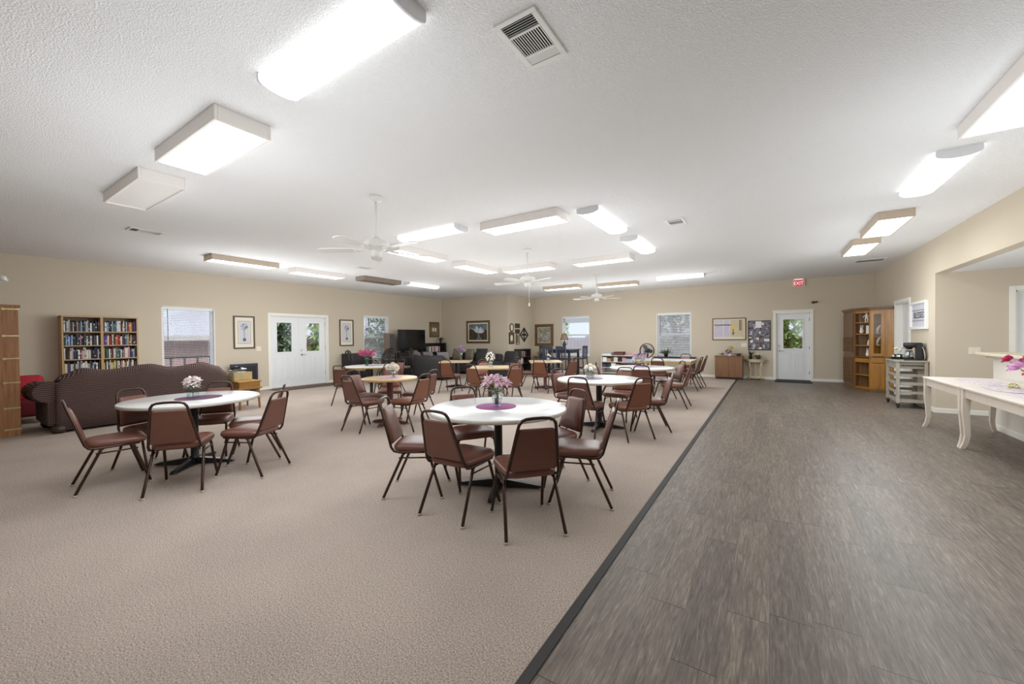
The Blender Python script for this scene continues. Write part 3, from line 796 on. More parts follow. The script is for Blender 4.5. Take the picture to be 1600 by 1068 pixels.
# ------------------------------------------------------------ dining tables
def pedestal_table(name, label, x, y, R, z=.75, top='laminate_white', edge='laminate_edge', post='black_metal', rot=.3, square=False, foot=.40, group='pedestal dining tables', pr=.038):
    t = thing(name, label, 'table', (x, y, 0), rot if square else 0, group)
    if square: MB().box((0, 0, z - .006), (2 * R, 2 * R, .012), .004).build('tabletop', top, t); MB().box((0, 0, z - .022), (2 * R + .004, 2 * R + .004, .024), .006).build('edge_band', edge, t)
    else:
        MB().lathe([(0, z - .010), (R - .003, z - .010), (R - .003, z - .002), (R - .006, z), (0, z)], n=64).build('tabletop', top, t)
        MB().lathe([(0, z - .034), (R - .006, z - .034), (R, z - .030), (R, z - .006), (R - .002, z - .004), (0, z - .004)], n=64).build('edge_band', edge, t)
    MB().lathe([(0, .06), (pr + .02, .06), (pr + .012, .085), (pr, .10), (pr, z - .06), (pr + .03, z - .045), (pr + .08, z - .034), (0, z - .034)], n=24).build('column', post, t)
    for k in range(4):
        a = (rot if not square else 0) + k * PI / 2; c, s = math.cos(a), math.sin(a)
        mb = MB(); prof = [(.0, .085, .034), (.10, .075, .034), (.30, .045, .030), (foot - .03, .034, .028), (foot, .024, .018)]
        rings = []
        for r, h, w in prof:
            rings.append([(c * r - s * q, s * r + c * q, zz) for q, zz in ((-w, .012), (w, .012), (w * .8, h), (-w * .8, h))])
        mb.loft(rings, smooth=False)
        f = mb.build('foot', post, t)
        MB().cyl((c * (foot - .03), s * (foot - .03), .014), (c * (foot - .03), s * (foot - .03), 0), .016, n=10).build('levelling_glide', 'rubber', f)
    return t

pedestal_table('dining_table', 'nearest round white dining table with pink lilies on a purple mat', -2.13, 3.03, .635, rot=.42)
pedestal_table('dining_table', 'round white dining table beside the patterned sofa', -5.48, 1.79, .635, rot=.75)
pedestal_table('dining_table', 'small round oak-topped dining table with a reddish brown post', -5.25, 4.37, .445, z=.758, top='oak_top', edge='oak_top', post='brown_post', foot=.34, pr=.05)
pedestal_table('dining_table', 'round white dining table with white roses, right behind the nearest table', -2.20, 5.85, .64, rot=.1, pr=.045)
pedestal_table('dining_table', 'farthest round white dining table, with purple and white flowers', -2.23, 8.39, .64, rot=.2)
pedestal_table('dining_table', 'round white dining table with pink flowers near the french doors', -8.05, 6.15, .62, edge='oak_top')
pedestal_table('dining_table', 'square oak-edged table with white hydrangea in the middle of the room', -5.20, 7.10, .42, top='tan_top', edge='oak_top', post='brown_post', rot=.58, square=True, foot=.3, pr=.05)
pedestal_table('dining_table', 'square tan table with a purple flower beside the dark sofas', -7.42, 8.52, .42, top='tan_top', edge='tan_top', post='black_metal', rot=.58, square=True, foot=.3)
pedestal_table('dining_table', 'square pale table with a small white bloom beside the pub set', -5.10, 9.50, .42, top='tan_top', edge='tan_top', post='brown_post', rot=.58, square=True, foot=.3, pr=.045)

# ------------------------------------------------------------ mats and flowers
M['mat_purple'] = mat('purple_mat', S(158, 84, 140), .8, bump=.3, bscale=160, vary=.12, vscale=60)
M['mat_plum'] = mat('plum_mat', S(104, 70, 92), .8, bump=.3, bscale=160, vary=.12, vscale=60)
M['mat_lilac'] = mat('lilac_mat', S(186, 156, 190), .8, bump=.3, bscale=160, vary=.1, vscale=60)
M['mat_greyblue'] = mat('greyblue_mat', S(148, 142, 158), .8, bump=.3, bscale=160, vary=.1, vscale=60)
def place_mat(label, x, y, R, z, m):
    pr = []; k = 72
    o = MB().lathe([(0, 0), (R, 0), (R, .003), (R * .97, .004), (0, .004)], n=56).build('placemat', m, None, (x, y, z))
    tag(o, label, 'placemat', 'round placemats')
place_mat('round purple placemat on the nearest white table', -2.16, 3.04, .19, .75, 'mat_purple')
place_mat('round plum placemat on the white table by the patterned sofa', -5.45, 1.83, .22, .75, 'mat_plum')
place_mat('round lilac placemat on the round oak table', -5.24, 4.36, .20, .758, 'mat_lilac')
place_mat('round grey blue placemat on the white rose table', -2.34, 5.78, .22, .75, 'mat_greyblue')
place_mat('round pinkish placemat under the flowers on the farthest white table', -2.26, 8.36, .20, .75, 'mat_lilac')
place_mat('round mauve placemat on the white table near the french doors', -8.08, 6.2, .2, .75, 'mat_greyblue')

FL = {}
def fcol(n, c): FL[n] = mat('petal_' + n, c, .6, spec=.2, vary=.10, vscale=40)
fcol('pinkwhite', S(238, 216, 224)); fcol('lilypink', S(234, 196, 214)); fcol('cream', S(244, 234, 222)); fcol('white', S(246, 244, 238)); fcol('blush', S(246, 234, 232))
fcol('pink', S(206, 96, 146)); fcol('deeppink', S(196, 60, 104)); fcol('purple', S(134, 82, 160)); fcol('lilac', S(196, 164, 208)); fcol('coral', S(226, 118, 112)); fcol('yellow', S(216, 212, 92)); fcol('rosepink', S(224, 176, 214))
M['leaf'] = mat('leaf_green', S(62, 96, 52), .5, vary=.25, vscale=20); M['leaf_dark'] = mat('leaf_dark', S(44, 62, 40), .5, vary=.25, vscale=20); M['stem'] = mat('stem_green', S(84, 116, 66), .5, vary=.1)
M['water'] = glass('vase_water', (.86, .9, .86, 1), .05)

def bloom(mb, c, d, r, kind):
    d = Vector(d).normalized(); c = Vector(c)
    q = d.to_track_quat('Z', 'Y').to_matrix()
    if kind == 'lily':
        for k in range(6):
            a = 2 * PI * k / 6 + random.random() * .3
            v = q @ Vector((math.cos(a), math.sin(a), .55)); mb.petal(c, v, r * 1.15, r * .55, .35, random.uniform(-.4, .4))
    elif kind == 'rose':
        mb.ball(c + d * r * .40, (r * .48, r * .48, r * .50), 10, 6, q)
        for ring, n, el, L, w in ((0, 4, 3.0, .85, .85), (1, 5, 1.7, .95, .95), (2, 6, .85, 1.0, 1.0)):
            for k in range(n):
                a = 2 * PI * k / n + ring * .5
                v = q @ Vector((math.cos(a), math.sin(a), el)); mb.petal(c + (q @ Vector((math.cos(a), math.sin(a), 0))) * r * .15, v, r * L, r * w, -.35 if ring < 2 else .1, 0, .25)
    else:   # hydrangea or carnation head: many small florets
        n = 34
        for k in range(n):
            t = math.acos(1 - 1.75 * (k + .5) / n); a = 2.39996 * k
            v = q @ Vector((math.sin(t) * math.cos(a), math.sin(t) * math.sin(a), math.cos(t)))
            p = c + v * r * .8
            for j in range(3):
                w = (v + Vector((random.uniform(-1, 1), random.uniform(-1, 1), random.uniform(-1, 1))) * .8); mb.petal(p, w, r * .42, r * .34, .2)
    return mb

def vase_flowers(label, x, y, z, vase, blooms, leaves=5, cat='vase of flowers', vm='clear_glass', h=.14, group='flower vases on the tables'):
    """blooms: (dx, dy, dz, radius, kind, colour)"""
    t = thing('flower_vase', label, cat, (x, y, z), 0, group)
    P = {'bulb': [(0, .004), (.03, .004), (.036, 0), (.038, .012), (.030, .022), (.042, .045), (.050, .07), (.044, .095), (.030, .115), (.034, .13), (.042, .14)],
         'jar': [(0, .004), (.040, .0), (.046, .006), (.047, .09), (.040, .105), (.041, .12)],
         'tall': [(0, .004), (.03, 0), (.034, .01), (.026, .06), (.028, .16), (.038, .22)],
         'flare': [(0, .004), (.034, 0), (.034, .012), (.02, .05), (.026, .11), (.05, .17)]}
    if vase in P:
        k = h / P[vase][-1][1]; prof = [(r, zz * k) for r, zz in P[vase]]; prof += [(r - .003, zz * k) for r, zz in P[vase][::-1] if r > .01]
        MB().lathe([(r, zz) for r, zz in prof], n=24).build('vase', vm, t)
    else:  # square cube vase
        w = .045; mb = MB()
        for a, b, c, d in ((-w, w, -w, -w + .005), (-w, w, w - .005, w), (-w, -w + .005, -w, w), (w - .005, w, -w, w)): mb.bx(a, b, c, d, .004, h, .001)
        mb.bx(-w, w, -w, w, 0, .008).build('vase', vm, t)
    mb = MB()
    for b in blooms: mb.tube([(b[0] * .12, b[1] * .12, .015), (b[0] * .25, b[1] * .25, h * .9), (b[0], b[1], b[2])], .0022, 5)
    mb.build('stems', 'stem', t)
    for b in blooms:
        d = Vector((b[0], b[1], .06 + abs(b[2] - h) * .4))
        bloom(MB(), b[:3], d, b[3], b[4]).build('blossom', FL[b[5]], t)
    if leaves:
        mb = MB()
        for k in range(leaves):
            a = 2 * PI * k / leaves + .4; mb.petal((.02 * math.cos(a), .02 * math.sin(a), h * .95), (math.cos(a), math.sin(a), .5), random.uniform(.07, .11), .035, .5)
        mb.build('leaves', 'leaf', t)
    return t

def ringb(n, rad, z, r, kind, cols, jit=.02, ph=0):
    out = []
    for k in range(n):
        a = 2 * PI * k / n + ph; out.append((rad * math.cos(a) + random.uniform(-jit, jit), rad * math.sin(a) + random.uniform(-jit, jit), z + random.uniform(-jit, jit), r, kind, cols[k % len(cols)]))
    return out

vase_flowers('clear bulb vase of pink and white lilies on the nearest white table', -2.15, 3.04, .754, 'bulb', ringb(7, .115, .22, .062, 'lily', ['lilypink', 'pinkwhite', 'pinkwhite'], .025) + ringb(5, .055, .265, .062, 'lily', ['pinkwhite', 'lilypink'], .02, .4), 7, h=.14)
vase_flowers('square glass vase holding one big white peony, on the table by the patterned sofa', -5.47, 1.78, .754, 'cube', [(-.02, 0, .165, .075, 'puff', 'blush'), (.02, .03, .18, .06, 'rose', 'blush'), (-.03, -.03, .17, .06, 'rose', 'blush')], 7, h=.11)
vase_flowers('glass of cream flowers on the round oak table', -5.20, 4.40, .762, 'jar', ringb(6, .07, .16, .05, 'puff', ['cream', 'white'], .015) + [(0, 0, .19, .055, 'puff', 'cream')], 5, h=.11)
vase_flowers('silver square vase of white roses on the white table behind the nearest one', -2.32, 5.80, .754, 'cube', ringb(6, .06, .15, .05, 'rose', ['cream', 'white'], .012) + [(0, 0, .175, .055, 'rose', 'cream')], 5, vm='chrome', h=.10)
vase_flowers('flared glass of purple and white flowers on the farthest white table', -2.22, 8.42, .754, 'flare', [(-.13, .02, .23, .06, 'puff', 'lilac'), (-.06, .03, .25, .06, 'lily', 'purple'), (.02, 0, .24, .055, 'puff', 'lilac'), (.09, .02, .2, .05, 'lily', 'purple'), (-.16, 0, .17, .045, 'puff', 'white'), (.05, -.03, .2, .05, 'puff', 'pinkwhite')], 6, h=.17)
vase_flowers('teal glass vase of deep pink carnations on the table near the french doors', -8.12, 6.08, .754, 'tall', ringb(7, .15, .29, .062, 'puff', ['pink', 'deeppink', 'pink'], .03) + [(0, 0, .34, .07, 'puff', 'pink'), (.2, .06, .26, .06, 'puff', 'pinkwhite')], 8, vm='teal_glass', h=.22)
vase_flowers('glass jar with one white hydrangea head on the square oak table', -5.19, 7.12, .75, 'jar', [(-.01, 0, .22, .10, 'puff', 'white')], 4, h=.13)
vase_flowers('tall thin glass of lilac flowers on the tan table by the dark sofas', -7.25, 8.55, .75, 'tall', ringb(4, .07, .33, .07, 'lily', ['lilac', 'purple'], .02) + [(0, 0, .36, .07, 'puff', 'lilac')], 2, h=.24)
vase_flowers('small glass with a cream bloom on the pale table by the pub set', -5.0, 9.5, .75, 'jar', [(0, 0, .14, .06, 'rose', 'cream'), (.04, .02, .12, .04, 'rose', 'white')], 2, h=.09)

# ------------------------------------------------------------ near left: sofa, bookcase, pine cabinet
M['weave'] = weave_mat('sofa_weave', S(56, 41, 46), S(186, 160, 144), 36)
M['sofa_plain'] = mat('sofa_side_cloth', S(84, 58, 72), .8, bump=.2, bscale=200, vary=.1)
M['bun'] = mat('dark_bun_foot', S(58, 44, 40), .4, vary=.1)
def interp(tab, u):
    for (a, va), (b, vb) in zip(tab[:-1], tab[1:]):
        if u <= b:
            q = (u - a) / (b - a); q = q * q * (3 - 2 * q); return va + (vb - va) * max(0, q)
    return tab[-1][1]
t = thing('sofa', 'camel-back sofa in brown and purple basket weave, its back to the white table', 'sofa', (-9.12, 2.4, 0), PI / 2)
# local: x along the sofa (left end negative), y toward the seat side, z up
H = [(-1.16, .80), (-1.06, .90), (-.84, .985), (-.58, .94), (-.03, 1.0), (.30, .925), (.76, .985), (1.0, .90), (1.14, .78)]
rings = []
for i in range(41):
    x = -1.14 + 2.28 * i / 40; h = interp(H, x)
    rings.append([(x, 0.0, .035), (x, -.02, .35), (x, -.015, h - .16), (x, .0, h - .07), (x, .04, h - .015), (x, .10, h), (x, .17, h - .02), (x, .22, h - .09), (x, .24, .45), (x, .22, .05)])
MB().loft(rings).build('sofa_back', 'weave', t)
MB().box((0, .52, .21), (2.1, .84, .32), .03).build('seat_base', 'weave', t)
for k in range(3): MB().box((-.66 + .66 * k, .56, .44), (.64, .70, .17), .05, seg=3).build('seat_cushion', 'weave', t)
AC = {-1: -1.20, 1: 1.0}
for sg in (-1, 1):
    mb = MB(); rr = []
    for i, y in enumerate((.02, .10, .5, .98, 1.05)):
        k = (.93, 1, 1, 1, .94)[i]; c = (AC[sg], .62 + (.02 if i < 2 else -.01 * (i - 1)))
        pr = []
        for j in range(20):
            a = 2 * PI * j / 20; pr.append((c[0] + .18 * k * math.cos(a), y, c[1] + .165 * k * math.sin(a)))
        rr.append(pr)
    mb.loft(rr); mb.box((AC[sg] - sg * .07, .53, .325), (.20, .98, .43), .04)
    arm = mb.build('sofa_arm', 'weave', t)
    MB().lathe([(0, 0), (.10, 0), (.12, -.012), (.12, -.02), (0, -.02)], n=24).xf(Matrix.Translation((AC[sg], 1.065, .60)) @ Matrix.Rotation(PI / 2, 4, 'X')).build('arm_front', 'sofa_plain', arm)
for sx in (-1, 1):
    for y in (.05, .88): MB().lathe([(0, .12), (.06, .12), (.085, .08), (.085, .04), (.06, .0), (0, 0)], (AC[sx] - sx * .09, y, 0), 20).build('foot', 'bun', t)

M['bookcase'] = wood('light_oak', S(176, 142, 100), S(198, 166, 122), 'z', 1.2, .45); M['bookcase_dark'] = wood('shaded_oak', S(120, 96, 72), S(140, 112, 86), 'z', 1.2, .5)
t = thing('bookcase', 'double light oak bookcase full of books behind the patterned sofa', 'bookcase', (LX + .02, 2.25, 0), PI / 2)
MB().bx(-.56, -.535, -.30, 0, 0, 1.92).build('side_panel', 'bookcase', t); MB().bx(.535, .56, -.30, 0, 0, 1.92).build('side_panel', 'bookcase', t)
MB().bx(-.02, .02, -.30, 0, 0, 1.90).build('divider', 'bookcase', t)
MB().bx(-.56, .56, -.305, 0, 1.895, 1.92).build('top_board', 'bookcase', t); MB().bx(-.535, .535, -.01, 0, .06, 1.9).build('back_panel', 'bookcase_dark', t)
MB().bx(-.535, .535, -.28, -.26, 0, .08).build('plinth', 'bookcase', t)
SH = [.08, .505, .78, 1.055, 1.33, 1.608]
for z in SH:
    for a, b in ((-.535, -.02), (.02, .535)): MB().bx(a, b, -.295, -.01, z - .02, z).build('shelf', 'bookcase', t)
BC = {}
def bcol(n, c): BC[n] = mat('book_' + n.replace(' ', '_'), c, .55, vary=.08, vscale=30)
for n, c in (('navy', S(38, 44, 72)), ('black', S(30, 28, 32)), ('dark grey', S(72, 72, 80)), ('pale grey', S(186, 186, 190)), ('cream', S(222, 212, 194)), ('white', S(236, 234, 230)), ('blue', S(58, 92, 156)), ('sky blue', S(150, 178, 206)), ('red', S(168, 42, 42)), ('orange', S(204, 104, 62)), ('maroon', S(96, 40, 46)), ('brown', S(102, 74, 58)), ('dark green', S(44, 72, 62)), ('teal', S(62, 116, 116)), ('pink', S(206, 150, 156)), ('purple', S(84, 66, 136)), ('tan', S(178, 150, 116)), ('yellow', S(206, 190, 118))): bcol(n, c)
PAL = {('l', 3): ['white', 'dark grey', 'cream', 'pale grey', 'dark grey', 'black', 'cream', 'black', 'brown', 'pale grey', 'dark grey', 'sky blue', 'black', 'dark grey', 'pale grey', 'pale grey', 'black', 'white', 'navy', 'dark grey', 'navy', 'black', 'maroon'],
       ('r', 3): ['brown', 'white', 'sky blue', 'sky blue', 'navy', 'black', 'pale grey', 'teal', 'dark grey', 'sky blue', 'white', 'cream', 'black', 'pink', 'white', 'navy', 'pale grey', 'maroon', 'orange', 'yellow', 'red', 'black', 'purple'],
       ('l', 2): ['dark green', 'sky blue', 'blue', 'white', 'blue', 'sky blue', 'black', 'dark grey', 'black', 'dark grey', 'navy', 'pink', 'black', 'navy', 'dark green', 'cream', 'navy', 'cream', 'black', 'dark grey', 'dark grey', 'white', 'black'],
       ('r', 2): ['purple', 'purple', 'pink', 'white', 'red', 'maroon', 'cream', 'black', 'orange', 'orange', 'red', 'red', 'white', 'dark grey', 'black', 'dark grey', 'sky blue', 'tan', 'brown', 'tan', 'black', 'maroon', 'navy'],
       ('l', 1): ['white', 'black', 'maroon', 'brown', 'cream', 'pale grey', 'navy', 'dark grey', 'navy', 'white', 'maroon', 'pink', 'cream', 'white', 'cream', 'pale grey', 'cream', 'black', 'navy', 'black', 'navy', 'pale grey', 'black'],
       ('r', 1): ['yellow', 'black', 'teal', 'dark green', 'white', 'brown', 'maroon', 'cream', 'pink', 'teal', 'teal', 'dark green', 'white', 'dark grey', 'pink', 'pink', 'white', 'cream', 'pink', 'navy', 'dark grey', 'sky blue', 'black'],
       ('l', 0): ['yellow', 'white', 'dark grey', 'purple', 'cream', 'white', 'dark green', 'cream', 'pale grey', 'dark grey', 'pale grey', 'white', 'cream', 'cream', 'white', 'pale grey', 'dark grey', 'navy', 'sky blue', 'black', 'white', 'black', 'brown'],
       ('r', 0): ['yellow', 'black', 'white', 'dark grey', 'cream', 'yellow', 'tan', 'yellow', 'black', 'cream', 'white', 'brown', 'pink', 'cream', 'tan', 'brown', 'white', 'pale grey', 'maroon', 'pink', 'white', 'black', 'dark grey']}
ORD = ['first', 'second', 'third', 'fourth', 'fifth', 'sixth', 'seventh', 'eighth', 'ninth', 'tenth', 'eleventh', 'twelfth', 'thirteenth', 'fourteenth', 'fifteenth', 'sixteenth', 'seventeenth', 'eighteenth', 'nineteenth', 'twentieth', 'twenty-first', 'twenty-second', 'twenty-third']
rows = ['fourth', 'third', 'second', 'top']
rb = random.Random(3)
for (side, row), cols in PAL.items():
    z = SH[2 + row]; x0 = -.528 if side == 'l' else .026; x1 = -.026 if side == 'l' else .528
    ws = [rb.uniform(.7, 1.35) for _ in cols]; k = (x1 - x0 - .002 * len(cols)) / sum(ws); x = x0; lean = False
    for i, (c, w) in enumerate(zip(cols, ws)):
        w *= k; h = rb.uniform(.175, .235); d = rb.uniform(.15, .20)
        wx, wy = LX + .02 + .285 - rb.uniform(0, .02) - d / 2, 2.25 + x + w / 2
        o = MB().box((0, 0, h / 2), (d, w - .001, h), .0025, seg=1).build('book', BC[c], None, (wx, wy, z))
        tag(o, '%s book, %s from left on the %s shelf, %s half of oak bookcase' % (c, ORD[i], rows[row], 'left' if side == 'l' else 'right'), 'book', 'books in the oak bookcase')
        q0 = rb.uniform(.15, .8)
        if rb.random() < .5: MB().bx(d / 2 - .0012, d / 2 + .0006, -w * .36, w * .36, h * q0, h * (q0 + rb.uniform(.05, .16))).build('spine_label', BC['cream' if c not in ('cream', 'white', 'pale grey') else 'dark grey'], o)
        x += w + .002

M['pine'] = wood('knotty_pine', S(140, 94, 58), S(176, 126, 82), 'z', .8, .4, S(86, 46, 26))
t = thing('pine_cabinet', 'tall knotty pine cabinet cut by the left edge, with brass corner plates', 'cabinet', (-9.55, .62, 0), PI / 2 - .1)
MB().bx(-.34, .33, -.02, .36, .02, 1.93, .006).build('carcass', 'pine', t)
MB().bx(-.34, .34, -.045, -.02, .0, 1.95, .004).build('door', 'pine', t)
M['brass'] = mat('pale_brass', S(206, 190, 140), .25, metal=.85, vary=.05)
mb = MB()
for z in (.10, .42, .80, 1.16, 1.50, 1.90): mb.bx(.20, .345, -.052, -.044, z - .012, z + .012, .003).cyl((.2, -.055, z), (.2, -.045, z), .02, n=12)
mb.build('brass_strap', 'brass', t)
MB().bx(-.36, .36, -.05, .37, 1.945, 1.965, .004).build('cornice', 'pine', t)
t = thing('flower_vase', 'slim vase with one white rose standing on the pine cabinet', 'vase of flowers', (-9.75, .50, 1.965), 0)
MB().lathe([(0, 0), (.035, 0), (.04, .06), (.02, .14), (.022, .16)], n=20).build('vase', 'clear_glass', t)
MB().tube([(0, 0, .02), (.0, .05, .22), (.02, .20, .34), (.03, .33, .38)], .003, 6).build('stem', 'stem', t)
bloom(MB(), (.03, .34, .385), (.7, .2, .5), .06, 'rose').build('blossom', FL['white'], t)

M['red_cloth'] = mat('red_velvet', S(172, 26, 44), .75, bump=.2, bscale=150, vary=.15)
M['red_dark'] = mat('dark_red_velvet', S(110, 20, 32), .8, vary=.15)
t = thing('armchair', 'bright red armchair between the pine cabinet and the patterned sofa', 'armchair', (-11.0, 1.05, 0), PI / 2 + PI)
MB().box((0, 0, .27), (.78, .8, .30), .06, seg=3).build('seat_base', 'red_dark', t)
MB().box((0, .05, .46), (.56, .62, .14), .05, seg=3).build('seat_cushion', 'red_cloth', t)
MB().box((0, -.34, .53), (.74, .2, .54), .08, seg=3, mtx=Matrix.Rotation(.15, 3, 'X')).build('backrest', 'red_cloth', t)
for sx in (-1, 1): MB().box((sx * .36, .02, .46), (.17, .78, .34), .07, seg=3).build('armrest', 'red_cloth', t)
for sx in (-1, 1):
    for y in (-.32, .32): MB().cyl((sx * .32, y, .13), (sx * .32, y, 0), .03, .022, 12).build('leg', 'bun', t)

# side table with basket, dark panel, beside the sofa
M['honey'] = wood('honey_oak', S(150, 104, 44), S(178, 130, 62), 'x', 1.0, .35)
t = thing('side_table', 'honey oak end table at the right end of the patterned sofa', 'table', (-9.13, 3.83, 0), PI / 2)
MB().box((0, 0, .555), (.43, .60, .03), .008).build('tabletop', 'honey', t)
MB().box((0, 0, .47), (.39, .56, .15), .004).build('apron', 'honey', t)
MB().box((0, 0, .42), (.45, .62, .03), .008).build('ledge', 'honey', t)
for sx in (-1, 1):
    for sy in (-1, 1): MB().tube([(sx * .17, sy * .25, .41), (sx * .185, sy * .265, 0)], [.03, .018], 8).build('leg', 'honey', t)
M['wicker'] = mat('wicker', S(206, 192, 150), .8, vary=.3, vscale=60)
t = thing('basket', 'square pale wicker basket of papers on the honey oak end table', 'basket', (-9.2, 3.80, .57), PI / 2)
mb = MB()
for i in range(8):
    z = .012 + .021 * i; off = .004 * (i % 2)
    for a, b, c, d in ((-.17, .17, -.13 - off, -.118 - off), (-.17, .17, .118 + off, .13 + off), (-.17 - off, -.158 - off, -.13, .13), (.158 + off, .17 + off, -.13, .13)): mb.bx(a, b, c, d, z - .011, z + .009, .003)
mb.bx(-.16, .16, -.12, .12, 0, .01)
for k in range(9):
    x = -.15 + .0375 * k; mb.bx(x - .004, x + .004, -.14, -.128, 0, .175, .002)
mb.build('basket_body', 'wicker', t)
for i, (x, y, c, a) in enumerate(((-.05, 0, 'white', .3), (.06, .02, 'black', -.2), (.0, -.04, 'pale grey', .6), (-.09, .03, 'black', -.5))):
    o = MB().box((0, 0, 0), (.22, .17, .012), .003, mtx=Matrix.Rotation(a * .5, 3, 'Y') @ Matrix.Rotation(a, 3, 'Z')).build('magazine', BC[c], None, (-9.2 + y, 3.80 + x, .575 + .19 + .022 * i))
    tag(o, ['white', 'black', 'pale grey', 'black topmost'][i] + ' magazine heaped on the wicker basket', 'magazine', 'magazines on the basket')
M['navy_panel'] = mat('navy_panel', S(38, 42, 60), .5, vary=.2)
t = thing('heater_panel', 'dark navy freestanding panel against the left wall beside the french doors', 'panel', (LX + .16, 4.95, 0), PI / 2)
MB().box((0, 0, .40), (.66, .05, .74), .008).build('panel_body', 'navy_panel', t)
MB().box((0, -.03, .40), (.56, .02, .62), .006).build('panel_face', 'black', t)
for sx in (-1, 1): MB().box((sx * .22, 0, .015), (.05, .22, .03), .006).build('foot', 'black', t)

# entry mats
M['mat_dark'] = mat('dark_entry_mat', S(96, 80, 70), .9, bump=.4, bscale=200, vary=.15)
M['mat_black'] = mat('black_door_mat', S(44, 46, 44), .9, bump=.4, bscale=200, vary=.15)
tag(MB().bx(-.35, .35, -1.2, 1.2, 0, .008, .003).build('entry_mat', 'mat_dark', None, (-11.42, 6.75, 0)), 'long brown entry mat in front of the french doors', 'mat')
tag(MB().bx(-.45, .45, -.25, .25, 0, .010, .003).build('door_mat', 'mat_black', None, (.60, 14.22, 0)), 'black doormat in front of the garden door', 'mat')

# ------------------------------------------------------------ pictures and wall plates
M['gold_frame'] = mat('dark_gold_frame', S(112, 88, 58), .4, metal=.35, vary=.2, vscale=30)
M['walnut_frame'] = mat('walnut_frame', S(74, 54, 38), .4, vary=.2, vscale=30)
M['matboard'] = mat('cream_matboard', S(232, 224, 206), .8, vary=.02); M['paper'] = mat('grey_paper', S(206, 206, 212), .8, vary=.04); M['ink'] = mat('grey_ink', S(96, 98, 108), .8, vary=.2)
def picture(label, wall, u, z, w, h, frame='walnut_frame', fw=.045, border=0, art=None, cat='picture', depth=.03, group=None, tilt=0):
    loc, rz = {'bump': ((u, BOXY, 0), 0), 'bumpside': ((BOXX, u, 0), PI / 2)}.get(wall) or frame_on(wall, u, 0)
    t = thing('picture', label, cat, (loc[0], loc[1], z), rz, group)
    a, b = w / 2, h / 2
    MB().bx(-a, a, -depth, 0, -b, -b + fw, .006).bx(-a, a, -depth, 0, b - fw, b, .006).bx(-a, -a + fw, -depth, 0, -b + fw, b - fw, .006).bx(a - fw, a, -depth, 0, -b + fw, b - fw, .006).build('picture_frame', frame, t)
    if border: MB().bx(-a + fw, a - fw, -.012, -.002, -b + fw, b - fw).build('mount', 'matboard', t)
    k = fw + border
    if art: MB().bx(-a + k, a - k, -.016, -.004, -b + k, b - k).build('print', art, t)
    return t
def topiary(label, u, z):
    t = picture(label, 'left', u, z, .52, .88, 'walnut_frame', .035, .10, 'paper', group='topiary prints')
    mb = MB()
    rq = random.Random(5)
    for k in range(60):
        a = rq.uniform(0, 2 * PI); r = .082 * math.sqrt(rq.random()); x, zz = r * math.cos(a), .15 + r * math.sin(a); s = rq.uniform(.006, .014)
        mb.prism([(x - s, zz), (x, zz - s), (x + s, zz), (x, zz + s)], -.0175, -.0155, 'xz')
    mb.bx(-.006, .006, -.0175, -.0155, -.16, .07)
    mb.prism([(-.025, -.24), (.025, -.24), (.04, -.19), (.035, -.16), (-.035, -.16), (-.04, -.19)], -.0175, -.0155, 'xz')
    mb.build('topiary_drawing', 'ink', t)
    mb = MB(); a, b = .155, .335
    mb.bx(-a, a, -.0175, -.015, -b + .03, -b + .036).bx(-a, a, -.0175, -.015, b - .036, b - .03).bx(-a, -a + .006, -.0175, -.015, -b + .03, b - .03).bx(a - .006, a, -.0175, -.015, -b + .03, b - .03).build('ruled_border', 'ink', t)
topiary('framed topiary tree print left of the french doors', 5.03, 1.61)
topiary('framed topiary tree print right of the french doors', 8.12, 1.61)
M['sepia'] = picture_mat('sepia_art', [(.3, S(96, 84, 62)), (.5, S(120, 104, 78)), (.62, S(140, 124, 98)), (.75, S(110, 96, 72))], 5)
t = picture('brown framed picture with two pale ovals on the left wall above the television shelf', 'left', 12.28, 1.76, .58, .64, 'gold_frame', .05, 0, 'sepia')
MB().prism([(-.07 + .055 * math.cos(a * PI / 10), .09 * math.sin(a * PI / 10)) for a in range(20)], -.019, -.015, 'xz').prism([(.07 + .055 * math.cos(a * PI / 10), .09 * math.sin(a * PI / 10)) for a in range(20)], -.019, -.015, 'xz').build('pale_oval', 'matboard', t)
M['sky_art'] = picture_mat('mountain_sky', [(.3, S(70, 78, 80)), (.5, S(110, 122, 128)), (.7, S(150, 158, 158))], 3); M['forest_art'] = picture_mat('mountain_forest', [(.3, S(34, 30, 22)), (.5, S(66, 54, 34)), (.65, S(92, 76, 44)), (.8, S(44, 42, 28))], 9)
M['snow_art'] = picture_mat('snow_art', [(.35, S(150, 160, 172)), (.5, S(206, 212, 220)), (.7, S(240, 242, 244))], 10); M['lake_art'] = picture_mat('lake_art', [(.35, S(60, 76, 80)), (.6, S(130, 146, 150)), (.75, S(190, 198, 198))], 8)
t = picture('gold framed mountain landscape painting on the bump-out wall above the dark sofa', 'bump', -9.91, 1.63, 1.2, .92, 'gold_frame', .085, .05, 'sky_art')
MB().prism([(-.42, -.05), (-.30, .16), (-.2, .08), (-.06, .26), (.05, .12), (.16, .22), (.30, .05), (.44, .12), (.44, -.05)], -.019, -.015, 'xz').build('painted_peaks', 'snow_art', t)
MB().prism([(-.46, -.32), (.46, -.32), (.46, .06), (.38, .14), (.28, -.02), (.16, -.06), (.02, -.04), (-.1, -.02), (-.24, .1), (-.36, .14), (-.46, .05)], -.021, -.016, 'xz').build('painted_forest', 'forest_art', t)
MB().prism([(-.08, -.30), (.2, -.30), (.1, -.16), (.04, -.06), (0, -.06), (.0, -.18)], -.023, -.017, 'xz').build('painted_stream', 'lake_art', t)
